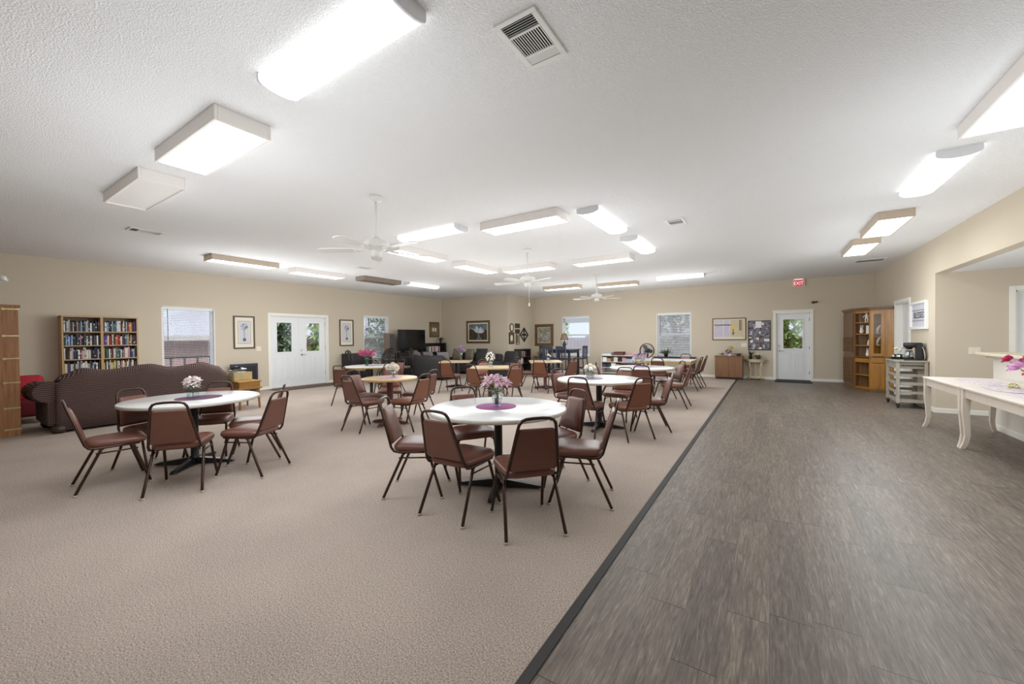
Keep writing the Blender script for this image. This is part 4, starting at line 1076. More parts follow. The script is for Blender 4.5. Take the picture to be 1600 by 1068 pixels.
# cluster on the side of the bump-out
def oval(u, z, rx, rz, label):
    t = thing('oval_mirror', label, 'mirror', (BOXX, u, z), PI / 2)
    mb = MB(); P = [(rx * math.cos(a * PI / 16), -.02, rz * math.sin(a * PI / 16)) for a in range(32)]
    mb.tube(P, .022, 8, closed=True).build('mirror_frame', 'walnut_frame', t)
    MB().prism([(rx * math.cos(a * PI / 16), rz * math.sin(a * PI / 16)) for a in range(32)], -.02, -.006, 'xz').build('mirror_glass', 'matboard', t)
oval(12.98, 1.78, .12, .15, 'small dark oval mirror at the upper left of the wall cluster')
M['dark_art'] = picture_mat('dark_art', [(.35, S(46, 40, 32)), (.55, S(84, 72, 52)), (.7, S(40, 36, 30))], 14)
picture('upper of two tiny dark pictures in the wall cluster beside the diamond', 'bumpside', 13.41, 1.86, .34, .18, 'walnut_frame', .03, 0, 'dark_art')
picture('lower of two tiny dark pictures in the wall cluster beside the diamond', 'bumpside', 13.41, 1.64, .32, .16, 'walnut_frame', .03, 0, 'dark_art')
t = picture('square dark picture with a pale oval at the lower left of the wall cluster', 'bumpside', 12.97, 1.37, .36, .46, 'walnut_frame', .06, 0, 'sepia')
MB().prism([(.085 * math.cos(a * PI / 12), .12 * math.sin(a * PI / 12)) for a in range(24)], -.02, -.015, 'xz').build('pale_oval', 'matboard', t)
picture('narrow upright picture with a cream mount below the diamond plaque', 'bumpside', 13.42, 1.33, .24, .44, 'walnut_frame', .025, .03, 'sepia')
t = thing('diamond_plaque', 'black openwork diamond plaque on the side of the bump-out', 'wall plaque', (BOXX, 13.92, 1.50), PI / 2)
mb = MB(); P = [(0, .30), (.34, 0), (0, -.30), (-.34, 0)]
for k in range(4):
    a, b = P[k], P[(k + 1) % 4]; mb.prism([a, b, (b[0] * .80, b[1] * .80), (a[0] * .80, a[1] * .80)], -.03, -.005, 'xz')
mb.build('diamond_frame', 'black', t)
mb = MB()
for k in range(4):
    a = k * PI / 2; mb.prism([(math.cos(a) * .04, math.sin(a) * .04), (math.cos(a + .35) * .12, math.sin(a + .35) * .14), (math.cos(a) * .19, math.sin(a) * .21), (math.cos(a - .35) * .12, math.sin(a - .35) * .14)], -.03, -.008, 'xz')
mb.prism([(.05 * math.cos(a * PI / 6), .05 * math.sin(a * PI / 6)) for a in range(12)], -.034, -.004, 'xz').bx(-.008, .008, -.02, -.01, -.28, .28).bx(-.32, .32, -.02, -.01, -.008, .008).build('fretwork', 'black', t)
M['bridge_art'] = picture_mat('pale_print', [(.35, S(92, 88, 76)), (.5, S(150, 146, 132)), (.62, S(196, 190, 174)), (.75, S(110, 104, 88))], 7)
picture('brown framed square print between the wall cluster and the lamp window', 'back', -7.92, 1.48, .88, .92, 'gold_frame', .13, .02, 'bridge_art')
# framed picture of a lamp by a window
M['lav'] = mat('lavender_pane', S(196, 188, 204), .4, vary=.15, vscale=12); M['cream_art'] = mat('cream_art', S(206, 192, 160), .5, vary=.06); M['lampshade_art'] = mat('yellow_art', S(226, 200, 108), .5, vary=.05); M['brown_art'] = mat('brown_art', S(104, 76, 60), .5, vary=.1)
t = picture('brown framed wide picture of a yellow lamp by a window, above the brown cabinet', 'back', -1.085, 1.595, .97, .72, 'gold_frame', .03, .03, 'cream_art')
MB().bx(-.42, .03, -.019, -.015, -.26, .29).build('painted_panes', 'lav', t)
MB().bx(-.42, .05, -.021, -.017, .12, .15).bx(.30, .33, -.021, -.017, -.05, .29).bx(.35, .365, -.021, -.017, -.05, .29).build('painted_beam', 'brown_art', t)
MB().bx(.02, .045, -.021, -.017, -.26, .30).bx(-.42, .40, -.021, -.017, -.30, -.26).bx(-.17, -.14, -.021, -.017, -.26, .29).build('painted_trim', 'matboard', t)
MB().prism([(.05, .0), (.20, .0), (.175, .09), (.08, .09)], -.023, -.018, 'xz').build('painted_lampshade', 'lampshade_art', t)
MB().bx(.115, .135, -.023, -.018, -.20, 0).bx(.09, .16, -.023, -.018, -.15, -.12).build('painted_lamp_base', 'brown_art', t)
# photo board
M['collage'] = picture_mat('photo_collage', [(.30, S(26, 26, 34)), (.42, S(70, 66, 84)), (.5, S(150, 144, 156)), (.56, S(60, 54, 66)), (.64, S(196, 192, 198)), (.75, S(50, 46, 56))], 26, 1.0, 0, 3)
t = picture('dark framed board covered in photographs left of the garden door', 'back', -.245, 1.38, .60, .93, 'black', .02, 0, 'collage', cat='photo board')
MB().bx(-.10, .06, -.022, -.016, .24, .455).bx(.13, .27, -.022, -.016, -.19, -.11).build('pinned_paper', 'white', t)
rp = random.Random(9)
for i in range(26):
    x, zz, w, h = rp.uniform(-.26, .24), rp.uniform(-.42, .40), rp.uniform(.02, .04), rp.uniform(.02, .05)
    MB().bx(x - w, x + w, -.020 - .0001 * i, -.016, zz - h, zz + h).build('pinned_photo', ('lav', 'dark_grey', 'white', 'brown_art')[i % 4], t)
# sign
t = picture('white framed sign reading BLESSED above the coffee maker', 'right', 10.66, 1.74, .98, .54, 'white', .05, 0, 'paper', cat='sign', depth=.05)
lettering('BLESSED', .17, 'ink', t, (0, -.019, 0), sx=1.05)
MB().bx(-.42, .42, -.019, -.015, .095, .105).bx(-.42, .42, -.019, -.015, -.105, -.095).build('ruled_line', 'ink', t)
# plates
def plate(label, wall, u, z, w):
    loc, rz = frame_on(wall, u, 0); t = thing('switch_plate', label, 'switch plate', (loc[0], loc[1], z), rz, 'wall plates')
    MB().bx(-w / 2, w / 2, -.007, 0, -.06, .06, .003).build('cover_plate', 'matboard', t)
    mb = MB(); n = max(1, round(w / .08))
    for i in range(n):
        x = (i - (n - 1) / 2) * .046; mb.bx(x - .006, x + .006, -.016, -.006, -.012, .012, .002)
    mb.build('toggle', 'white', t)
plate('double switch plate on the left wall between the topiary print and the french doors', 'left', 5.39, 1.16, .12)
plate('switch plate on the back wall under the picture of the yellow lamp', 'back', -.66, 1.08, .16)
plate('wide switch plate on the recess wall above the half-wall ledge', 'recess', 2.92, 1.09, .14)

# exit sign and camera
M['exit_white'] = mat('exit_housing', S(226, 208, 200), .5, vary=.02); M['exit_red'] = mat('exit_letters', S(252, 216, 214), .5, emit=S(255, 214, 212), estr=.8)
M['exit_face'] = mat('exit_face', S(206, 66, 76), .5, emit=S(220, 70, 80), estr=.35)
t = thing('exit_sign', 'red lettered exit sign at the top of the back wall', 'exit sign', (.76, BY, 2.93), 0)
MB().bx(-.155, .155, -.05, 0, -.11, .11, .006).build('sign_housing', 'exit_white', t)
MB().bx(-.12, .12, -.053, -.049, -.085, .085).build('sign_face', 'exit_face', t)
lettering('EXIT', .15, 'exit_red', t, (0, -.055, -.005), sx=.78)
MB().bx(-.11, .11, -.045, -.005, .108, .13, .004).build('mounting_canopy', 'exit_red', t)
t = thing('security_camera', 'small black camera on an arm above the garden door', 'camera', (1.16, BY, 2.34), 0)
MB().cyl((.03, 0, .01), (.03, -.02, .01), .03, n=14).tube([(.03, -.01, .01), (.01, -.06, .02), (-.03, -.10, 0)], .008, 8).build('camera_arm', 'dark_grey', t)
MB().ball((-.05, -.12, -.005), (.045, .05, .04), 14, 10).cyl((-.055, -.15, -.01), (-.06, -.175, -.012), .022, n=14).build('camera_body', 'black', t)

# ------------------------------------------------------------ far left: television, sofas, small bookcases, iron set
M['couch'] = mat('charcoal_couch', S(52, 48, 50), .75, bump=.2, bscale=150, vary=.15)
M['pillow'] = mat('grey_pillow', S(128, 122, 122), .8, bump=.2, bscale=150, vary=.15)
M['floral'] = picture_mat('floral_cushion', [(.35, S(60, 50, 44)), (.48, S(150, 138, 116)), (.56, S(74, 64, 54)), (.7, S(176, 164, 140))], 22)
M['espresso'] = wood('espresso_wood', S(44, 34, 32), S(62, 48, 44), 'z', 1.0, .4)
def couch(label, x, y, rz, L, D=.92, pillows=(), group='dark sofas by the television'):
    t = thing('sofa', label, 'sofa', (x, y, 0), rz, group)
    MB().box((0, 0, .22), (L, D, .30), .05, seg=3).build('seat_base', 'couch', t)
    for k in range(3): MB().box(((k - 1) * (L - .4) / 3, -.06, .43), ((L - .42) / 3, D - .22, .16), .05, seg=3).build('seat_cushion', 'couch', t)
    MB().box((0, D / 2 - .12, .52), (L, .24, .5), .08, seg=3).build('sofa_back', 'couch', t)
    for k in range(3): MB().box(((k - 1) * (L - .42) / 3, D / 2 - .29, .63), ((L - .44) / 3, .2, .36), .08, seg=3, mtx=Matrix.Rotation(-.15, 3, 'X')).build('back_cushion', 'couch', t)
    for s in (-1, 1): MB().box((s * (L / 2 - .1), 0, .40), (.22, D, .44), .09, seg=3).build('armrest', 'couch', t)
    for s in (-1, 1):
        for q in (-1, 1): MB().cyl((s * (L / 2 - .1), q * (D / 2 - .1), .08), (s * (L / 2 - .1), q * (D / 2 - .1), 0), .03, n=12).build('foot', 'black', t)
    return t
def cushion(label, x, y, z, rz, m, w=.46, tilt=.3):
    mb = MB(); n = 10; rings = []
    for i in range(n + 1):
        u = -1 + 2 * i / n
        rings.append([(w / 2 * u * .98, (.085 * (1 - u ** 4) ** .5 * (1 - abs(math.sin(a)) ** 4 * .85) ** .5) * math.cos(a) + .004 * math.cos(a), w / 2 * math.sin(a)) for a in [2 * PI * j / 20 for j in range(20)]])
    o = mb.loft(rings).build('cushion', m, None, (x, y, z)); o.rotation_euler = (tilt, 0, rz)
    tag(o, label, 'cushion', 'loose cushions on the dark sofas')
couch('charcoal sofa with its back to us in front of the television', -10.0, 10.05, PI, 2.1)
for i, (x, lab) in enumerate(((-10.75, 'grey cushion leaning at the left on the sofa before the television'), (-10.15, 'grey cushion at the middle of the sofa before the television'), (-9.45, 'grey cushion at the right on the sofa before the television'))): cushion(lab, x, 10.20, .68, .1 * (i - 1), 'pillow', .50, .35)
couch('dark sofa with floral cushions under the mountain painting', -9.85, 12.22, 0, 2.45)
cushion('floral cushion on the left of the dark sofa under the painting', -10.4, 12.04, .74, .1, 'floral', .46, -.25)
cushion('floral cushion in the middle of the dark sofa under the painting', -9.78, 12.04, .74, -.1, 'floral', .46, -.25)
cushion('plain dark cushion on the right of the dark sofa under the painting', -9.2, 12.02, .74, .15, 'couch', .5, -.25)
t = thing('recliner', 'dark recliner beside the bump-out corner', 'armchair', (-7.98, 11.80, -.07), -.12)
MB().box((0, 0, .24), (.78, .82, .34), .06, seg=3).build('seat_base', 'couch', t)
MB().box((0, -.08, .45), (.52, .62, .14), .05, seg=3).build('seat_cushion', 'couch', t)
MB().box((0, .36, .66), (.60, .22, .62), .10, seg=3, mtx=Matrix.Rotation(-.2, 3, 'X')).build('backrest', 'couch', t)
for s in (-1, 1): MB().box((s * .34, -.02, .42), (.17, .78, .36), .07, seg=3).build('armrest', 'couch', t)

t = thing('television', 'large black flat television on a dark stand by the left wall', 'television', (-11.35, 10.52, .88), PI / 2)
MB().box((0, 0, .46), (1.34, .05, .78), .012).build('screen_housing', 'black', t)
M['screen'] = mat('black_screen', S(10, 10, 12), .12, vary=.1)
MB().bx(-.655, .655, -.028, -.024, .085, .835).build('screen', 'screen', t)
for s in (-1, 1): MB().box((s * .42, 0, .035), (.06, .26, .07), .01).build('foot', 'black', t)
t = thing('television_stand', 'dark low cabinet under the television', 'cabinet', (-11.45, 10.52, 0), PI / 2)
MB().bx(-.75, .75, -.25, .25, .06, .88, .006).build('carcass', 'espresso', t)
for s in (-1, 1): d = MB().bx(s * .37 - .35, s * .37 + .35, -.272, -.25, .10, .84, .004).build('door', 'espresso', t); MB().cyl((s * .06, -.29, .5), (s * .06, -.27, .5), .014, n=10).build('knob', 'chrome', d)
MB().bx(-.72, .72, -.2, .2, 0, .06).build('plinth', 'black', t)
M['speaker_wood'] = wood('speaker_wood', S(128, 108, 92), S(150, 130, 112), 'z', 1, .5)
t = thing('speaker', 'tall brown speaker cabinet left of the television', 'speaker', (-11.55, 9.62, 0), PI / 2)
MB().bx(-.13, .13, -.14, .14, 0, 1.6, .006).build('cabinet_body', 'speaker_wood', t); MB().bx(-.11, .11, -.155, -.14, .9, 1.56, .004).build('grille', 'dark_grey', t)

def small_shelf(name, label, loc, rz, w, h, d, levels, books, group, bl):
    t = thing(name, label, 'bookcase', loc, rz)
    MB().bx(-w / 2, -w / 2 + .025, -d, 0, 0, h).build('side_panel', 'espresso', t); MB().bx(w / 2 - .025, w / 2, -d, 0, 0, h).build('side_panel', 'espresso', t)
    MB().bx(-w / 2, w / 2, -d - .01, 0, h - .025, h).build('top_board', 'espresso', t); MB().bx(-w / 2, w / 2, -.01, 0, 0, h).build('back_panel', 'espresso', t)
    for z in levels: MB().bx(-w / 2 + .025, w / 2 - .025, -d, -.01, z - .022, z).build('shelf', 'espresso', t)
    Rz = Matrix.Rotation(rz, 3, 'Z')
    for lev, x0, cols in books:
        x = x0
        for i, c in enumerate(cols):
            hh = .2 + .03 * ((i * 7) % 3) / 2; bw = .035 + .01 * ((i * 5) % 3)
            p = Rz @ Vector((x + bw / 2, -d + .11, 0))
            o = MB().box((0, 0, hh / 2), (bw - .002, .17, hh), .003, seg=1).build('book', BC[c], None, (loc[0] + p.x, loc[1] + p.y, levels[lev])); o.rotation_euler = (0, 0, rz)
            tag(o, '%s book, %s from left on the %s' % (c, ORD[i], bl[lev]), 'book', group); x += bw
    return t
small_shelf('bookcase', 'small dark bookcase between the television and the bump-out wall', (LX + .03, 12.02, 0), PI / 2, 1.2, 1.2, .32, [.1, .47, .84], [(2, -.38, ['pale grey', 'white', 'tan', 'black', 'pale grey', 'cream', 'black', 'pink', 'pale grey', 'pink', 'white', 'pink', 'black', 'pale grey']), (1, -.1, ['pale grey', 'cream', 'dark grey', 'white', 'pale grey'])], 'books beside the television', ['bottom shelf by the television', 'middle shelf of the bookcase by the television', 'top shelf of the bookcase by the television'])
small_shelf('bookcase', 'little dark bookcase under the diamond plaque', (BOXX + .03, 13.55, 0), PI / 2, .8, .93, .28, [.1, .36, .62], [(2, -.33, ['brown', 'black', 'pale grey', 'maroon', 'brown', 'pale grey', 'black', 'brown', 'maroon']), (1, -.33, ['cream', 'white', 'pale grey', 'cream'])], 'books under the diamond plaque', ['bottom shelf', 'middle shelf of the bookcase under the diamond', 'top shelf of the bookcase under the diamond'])
def plant(name, label, x, y, z, spec, pot='terracotta', ph=.10, pr=.06, n=14, L=.16, col='leaf', group=None, flowers=()):
    t = thing(name, label, 'plant', (x, y, z), 0, group)
    MB().lathe([(0, 0), (pr * .75, 0), (pr, ph), (pr * 1.06, ph), (pr * 1.06, ph - .015), (pr * .9, ph - .02), (0, ph - .02)], n=20).build('pot', pot, t)
    mb = MB(); rq = random.Random(hash(label) % 1000 if False else len(label))
    for k in range(n):
        a = rq.uniform(0, 2 * PI); e = rq.uniform(*spec); mb.petal((.02 * math.cos(a), .02 * math.sin(a), ph - .02), (math.cos(a), math.sin(a), e), L * rq.uniform(.7, 1.2), L * .22, rq.uniform(.1, .5))
    mb.build('foliage', col, t)
    for fx, fy, fz, r, kind, c in flowers: bloom(MB(), (fx, fy, fz), (fx, fy, .1), r, kind).build('blossom', FL[c], t)
    return t
M['terracotta'] = mat('pot_brown', S(110, 84, 66), .7, vary=.1); M['pot_dark'] = mat('pot_dark', S(58, 60, 54), .5, vary=.1); M['pot_white'] = mat('pot_white', S(226, 224, 216), .4, vary=.03)
plant('potted_plant', 'potted plant with reddish leaves on the dark bookcase by the television', -11.6, 12.35, 1.2, (.6, 2.2), n=20, L=.2, col='leaf_dark')
M['black_box'] = mat('black_cabinet', S(44, 38, 40), .5, vary=.15)
t = thing('storage_cabinet', 'low black cabinet against the left wall between the french doors and the window', 'cabinet', (-11.62, 8.32, 0), PI / 2)
MB().bx(-.42, .42, -.24, .24, .03, .92, .006).build('carcass', 'black_box', t)
for s in (-1, 1): d = MB().bx(s * .205 - .19, s * .205 + .19, -.258, -.24, .07, .88, .004).build('door', 'black_box', t); MB().bx(s * .05 - .006, s * .05 + .006, -.275, -.258, .44, .54, .003).build('handle', 'chrome', d)
MB().bx(-.40, .40, -.2, .22, 0, .03).build('plinth', 'black', t)
# wrought iron set
M['iron'] = mat('wrought_iron', S(52, 48, 46), .45, metal=.5, vary=.2, vscale=20); M['table_glass'] = glass('table_glass', (.78, .86, .84, 1), .2)
t = thing('patio_table', 'round glass-topped iron table near the window left of the television', 'table', (-10.55, 8.5, 0))
MB().lathe([(0, .742), (.55, .742), (.555, .748), (.55, .754), (0, .754)], n=48).build('glass_top', 'table_glass', t)
MB().tube([(.55 * math.cos(a * PI / 20), .55 * math.sin(a * PI / 20), .735) for a in range(40)], .012, 6, closed=True).build('rim', 'iron', t)
for k in range(4):
    a = k * PI / 2 + .4; c, s = math.cos(a), math.sin(a)
    MB().tube([(.5 * c, .5 * s, .735), (.25 * c, .25 * s, .6), (.14 * c, .14 * s, .4), (.22 * c, .22 * s, .18), (.40 * c, .40 * s, .0)], .014, 6).build('leg', 'iron', t)
def iron_chair(label, x, y, rz):
    t = thing('iron_chair', label, 'chair', (x, y, 0), rz, 'scrolled iron chairs')
    MB().loft([[(px, py, .46 - .05) for px, py in rrect(.42, .42, .12)], [(px * 1.03, py * 1.03, .44) for px, py in rrect(.42, .42, .12)], [(px * .9, py * .9, .475) for px, py in rrect(.42, .42, .12)]]).build('seat_cushion', 'floral', t)
    MB().tube([(px, py, .40) for px, py in rrect(.44, .44, .12)], .011, 6, closed=True).build('seat_frame', 'iron', t)
    pts = [(-.21, -.2, .4), (-.22, -.24, .7), (-.2, -.28, .92), (-.12, -.30, 1.02), (0, -.305, 1.05), (.12, -.30, 1.02), (.2, -.28, .92), (.22, -.24, .7), (.21, -.2, .4)]
    MB().tube(pts, .019, 6).build('back_frame', 'iron', t)
    mb = MB()
    for sx in (-1, 1):
        for cz, r in ((.90, .07), (.70, .06)):
            mb.tube([(sx * (.09 + (r - r * k / 16) * math.cos(k * .75)), -.27, cz + (r - r * k / 16) * math.sin(k * .75)) for k in range(14)], .012, 5)
        mb.tube([(sx * .03, -.29, 1.03), (sx * .02, -.26, .75), (sx * .05, -.22, .42)], .012, 5)
    mb.build('scrollwork', 'iron', t)
    for sx in (-1, 1):
        MB().tube([(sx * .2, .19, .4), (sx * .21, .22, .2), (sx * .22, .25, 0)], .012, 6).build('leg', 'iron', t)
        MB().tube([(sx * .2, -.19, .4), (sx * .21, -.23, .2), (sx * .22, -.28, 0)], .012, 6).build('leg', 'iron', t)
    return t
iron_chair('scroll-backed iron chair at the left of the glass-topped iron table, seen side on', -10.75, 7.70, -.15)
iron_chair('scroll-backed iron chair behind the glass-topped iron table, under the window', -11.12, 9.25, PI + .75)
iron_chair('scroll-backed iron chair behind the glass-topped iron table, nearest the television', -10.35, 9.18, PI - .2)
iron_chair('scroll-backed iron chair right of the glass-topped table with a floral seat cushion', -9.82, 8.1, 1.1)

# half tables
M['cream_wood'] = mat('cream_wood', S(222, 206, 176), .5, vary=.06); M['olive_wood'] = mat('olive_wood', S(150, 132, 102), .5, vary=.1)
def half_table(label, x, m, h=.62, r=.40):
    t = thing('half_moon_table', label, 'table', (x, BY - .016, 0), 0, 'half-moon tables on the back wall')
    arc = [(r * math.cos(PI + a * PI / 20), .82 * r * math.sin(PI + a * PI / 20)) for a in range(21)]
    MB().prism(arc, h - .03, h).build('tabletop', m, t)
    MB().prism([(x * .88, y * .88) for x, y in arc], h - .09, h - .03).build('apron', m, t)
    MB().prism([(x * .72, y * .8) for x, y in arc], .0 + .03, .055).build('low_shelf', m, t)
    for px, py in ((-.55 * r, -.46 * r), (.55 * r, -.46 * r), (0, -.03)):
        mb = MB(); mb.tube([(px * .95, py, h - .08), (px * .92, py, h - .2), (px * .72, py * .9, h * .5), (px * .82, py, .12), (px * 1.02, py * 1.02, 0)], [.028, .028, .02, .022, .024], 8); mb.build('leg', m, t)
half_table('cream half-moon table with plants beside the brown cabinet', -.345, 'cream_wood', .63, .31)
half_table('olive half-moon table with a yellow plant under the brown print', -7.98, 'olive_wood', .60, .40)
plant('potted_plant', 'yellow green potted plant on the olive half-moon table', -8.0, 14.52, .60, (.5, 1.6), 'pot_dark', .07, .08, 18, .2, 'leaf', flowers=((-.05, 0, .2, .06, 'puff', 'yellow'), (.06, -.03, .22, .06, 'puff', 'yellow'), (0, -.04, .27, .06, 'puff', 'yellow')))
plant('potted_plant', 'spiky green plant in a dark pot, left on the cream half-moon table', -.475, 14.53, .63, (1.4, 4), 'pot_dark', .11, .055, 9, .22, 'leaf_dark')
plant('potted_plant', 'bushy plant with a pale bloom, right on the cream half-moon table', -.27, 14.52, .63, (.2, 1.2), 'terracotta', .09, .065, 26, .12, 'leaf_dark', flowers=((-.02, -.05, .15, .05, 'rose', 'cream'),))
# brown cabinet
M['cab_brown'] = wood('brown_laminate', S(120, 84, 56), S(138, 98, 66), 'z', .7, .45)
t = thing('storage_cabinet', 'brown two-door cabinet with flowers on top, left of the cream half-moon table', 'cabinet', (-1.06, 14.42, 0), 0)
MB().bx(-.385, .385, -.23, .24, .06, .71, .003).build('carcass', 'cab_brown', t); MB().bx(-.40, .40, -.25, .25, .71, .735, .004).build('cabinet_top', 'cab_brown', t)
MB().bx(-.375, .375, -.20, .22, 0, .06).build('plinth', 'espresso', t)
for s in (-1, 1): MB().bx(s * .191 - .189, s * .191 + .189, -.25, -.231, .075, .70, .002).build('door', 'cab_brown', t)
vase_flowers('purple and yellow flower arrangement on the brown cabinet', -1.03, 14.4, .735, 'jar', [(-.06, 0, .14, .07, 'puff', 'purple'), (.02, -.04, .12, .07, 'lily', 'purple'), (0, .02, .24, .07, 'puff', 'yellow'), (.05, 0, .26, .05, 'puff', 'yellow'), (-.1, 0, .15, .06, 'lily', 'lilac'), (.10, -.02, .17, .045, 'rose', 'cream')], 8, vm=M['pot_white'], h=.07, group='cabinet top flowers')
plant('potted_plant', 'small grey-green plant at the left end of the brown cabinet', -1.27, 14.42, .735, (.1, 1), 'pot_white', .05, .04, 14, .12, 'leaf')
plant('potted_plant', 'dark trailing plant at the right end of the brown cabinet', -.80, 14.42, .735, (.0, .9), 'terracotta', .07, .06, 18, .15, 'leaf_dark')

# pub set by the lamp window
M['navy_wood'] = mat('blue_black_wood', S(40, 44, 62), .35, vary=.15)
t = thing('pub_table', 'tall blue black square table in front of the lamp window', 'table', (-6.38, 13.35, 0), .0)
MB().box((0, 0, .925), (.98, .98, .035), .008).build('tabletop', 'navy_wood', t); MB().box((0, 0, .86), (.86, .86, .10), .004).build('apron', 'navy_wood', t)
for sx in (-1, 1):
    for sy in (-1, 1): MB().bx(sx * .40 - .035, sx * .40 + .035, sy * .40 - .035, sy * .40 + .035, 0, .91, .004).build('leg', 'navy_wood', t)
def pub_chair(label, x, y, rz):
    t = thing('pub_chair', label, 'chair', (x, y, 0), rz, 'chairs around the tall pub table')
    MB().box((0, 0, .62), (.42, .42, .05), .015).build('seat', 'navy_wood', t)
    for sx in (-1, 1):
        MB().tube([(sx * .19, .19, .61), (sx * .20, .21, 0)], .02, 6).build('leg', 'navy_wood', t)
        MB().tube([(sx * .19, -.19, 1.06 + .0), (sx * .19, -.17, .62), (sx * .20, -.23, 0)], .02, 6).build('leg', 'navy_wood', t)
    MB().box((0, -.19, 1.02), (.42, .025, .10), .006).build('top_rail', 'navy_wood', t)
    for k in range(4): MB().bx(-.135 + .09 * k - .018, -.135 + .09 * k + .018, -.195, -.18, .64, .98).build('slat', 'navy_wood', t)
    MB().bx(-.19, .19, .19, .215, .2, .235).bx(-.2, -.18, -.2, .2, .26, .29).bx(.18, .2, -.2, .2, .26, .29).build('footrest', 'navy_wood', t)
pub_chair('blue black pub chair left of the tall table by the lamp window', -7.02, 13.2, -PI / 2)
pub_chair('blue black pub chair in front of the tall table by the lamp window, left', -6.60, 12.68, 0)
pub_chair('blue black pub chair in front of the tall table by the lamp window, right', -6.08, 12.72, -.1)
pub_chair('blue black pub chair right of the tall table by the lamp window', -5.72, 13.35, PI / 2)
M['shade'] = mat('brown_shade', S(128, 104, 82), .7, vary=.15)
t = thing('table_lamp', 'table lamp with a brown bell shade on the tall pub table', 'lamp', (-6.42, 13.5, .943))
MB().lathe([(0, 0), (.07, 0), (.07, .015), (.03, .03), (.025, .08), (.065, .15), (.07, .2), (.03, .27), (.012, .3), (.012, .36), (0, .36)], n=24).build('lamp_base', 'espresso', t)
mb = MB()
for s in (-1, 1): mb.tube([(s * .05, 0, .14), (s * .12, 0, .18), (s * .13, 0, .25), (s * .09, 0, .28)], .008, 6)
mb.build('scroll_handle', 'espresso', t)
MB().lathe([(.165, .34), (.15, .37), (.115, .48), (.085, .58), (.08, .58), (.11, .48), (.145, .37), (.16, .34)], n=32).build('lamp_shade', 'shade', t)
MB().lathe([(0, .57), (.02, .575), (.01, .60), (.014, .62), (0, .64)], n=12).build('finial', 'espresso', t)

# game shelf, long table, chest, floor fan
M['pale_shelf'] = mat('pale_shelf', S(222, 216, 214), .5, vary=.04)
t = thing('game_shelf', 'low white shelf of board games against the back wall', 'shelf', (-4.62, 14.40, 0), 0)
for x in (-.62, .60): MB().bx(x, x + .02, -.25, .25, 0, .70).build('side_panel', 'pale_shelf', t)
for z in (.06, .26, .47, .70): MB().bx(-.62, .62, -.26, .25, z - .02, z).build('shelf', 'pale_shelf', t)
MB().bx(-.60, .60, .23, .25, 0, .70).build('back_panel', 'pale_shelf', t)
rg = random.Random(4); cols = ['dark grey', 'brown', 'pale grey', 'white', 'pink', 'navy', 'cream', 'maroon', 'tan', 'sky blue', 'dark green', 'black']
for lev, z in (('middle', .26), ('upper', .47)):
    x = -.58
    for i in range(8):
        w = rg.uniform(.09, .17); c = cols[(i * 5 + (3 if lev == 'upper' else 0)) % 12]; h = rg.uniform(.10, .17)
        if x + w > .59: break
        o = MB().box((0, 0, h / 2), (w - .004, .3, h), .004, seg=1).build('game_box', BC[c], None, (-4.62 + x + w / 2, 14.36, z)); x += w
        tag(o, '%s game box, %s from left on the %s level of the white game shelf' % (c, ORD[i], lev), 'box', 'boxed games on the white shelf')
for i, (x, w, h, z, c) in enumerate(((-.42, .34, .05, .70, 'white'), (-.40, .30, .05, .75, 'pale grey'), (.02, .36, .07, .70, 'brown'), (.02, .34, .06, .77, 'maroon'), (.42, .32, .04, .70, 'pink'))):
    o = MB().box((0, 0, h / 2), (w, .34, h), .004, seg=1).build('game_box', BC[c], None, (-4.62 + x, 14.36, z))
    tag(o, ['white game box lying at the left on top of the game shelf', 'pale grey game box stacked upper left on the game shelf', 'brown game box in the middle on top of the game shelf', 'dark red game box stacked on the brown one', 'pinkish game box lying at the right on top of the game shelf'][i], 'box', 'boxed games lying on the white shelf')
t = thing('folding_table', 'long white-topped folding table with a yellowish edge in front of the right-hand window', 'table', (-2.32, 11.3, 0), 0)
MB().box((0, 0, .74), (1.36, 1.0, .02), .004).build('tabletop', 'laminate_white', t); MB().box((0, 0, .70), (1.34, .98, .07), .004).build('apron', 'oak_top', t)
for sx in (-1, 1):
    for sy in (-1, 1): MB().tube([(sx * .40, sy * .38, .69), (sx * .42, sy * .40, 0)], .018, 8).build('leg', 'brown_metal', t)
t = thing('console_table', 'narrow dark console under the right-hand window', 'table', (-2.72, 14.42, 0), 0)
MB().box((0, 0, .66), (1.35, .42, .03), .006).build('tabletop', 'black', t)
for sx in (-1, 1):
    for sy in (-1, 1): MB().bx(sx * .62 - .02, sx * .62 + .02, sy * .17 - .02, sy * .17 + .02, 0, .65).build('leg', 'black', t)
M['sage'] = mat('sage_leaf', S(132, 136, 108), .6, vary=.2, vscale=20)
plant('potted_plant', 'dusty green plant on the dark console in front of the blind', -2.98, 14.38, .675, (.4, 1.6), 'pot_dark', .1, .07, 34, .26, 'sage')
t = thing('planter_chest', 'dark brown chest behind the farthest white table', 'chest', (-3.40, 11.85, 0), .1)
MB().bx(-.30, .30, -.2, .2, 0, .56, .006).build('chest_body', 'espresso', t); MB().bx(-.32, .32, -.22, .22, .56, .60, .006).build('lid', 'espresso', t)
M['fan_cage'] = mat('fan_cage', S(34, 34, 36), .4, vary=.15); M['fan_blade'] = mat('fan_blade', S(64, 64, 74), .4, vary=.1)
t = thing('pedestal_fan', 'round black pedestal fan before the back wall, left of the right-hand window', 'fan', (-3.26, 12.95, 0), -.12)
MB().lathe([(0, 0), (.2, 0), (.2, .015), (.05, .04), (.025, .08), (0, .08)], n=28).build('fan_base', 'fan_cage', t)
MB().cyl((0, .06, .05), (0, .06, .93), .018, n=12).build('fan_pole', 'fan_cage', t)
MB().cyl((0, .12, .93), (0, -.02, .93), .075, .05, 20).build('fan_motor', 'fan_cage', t)
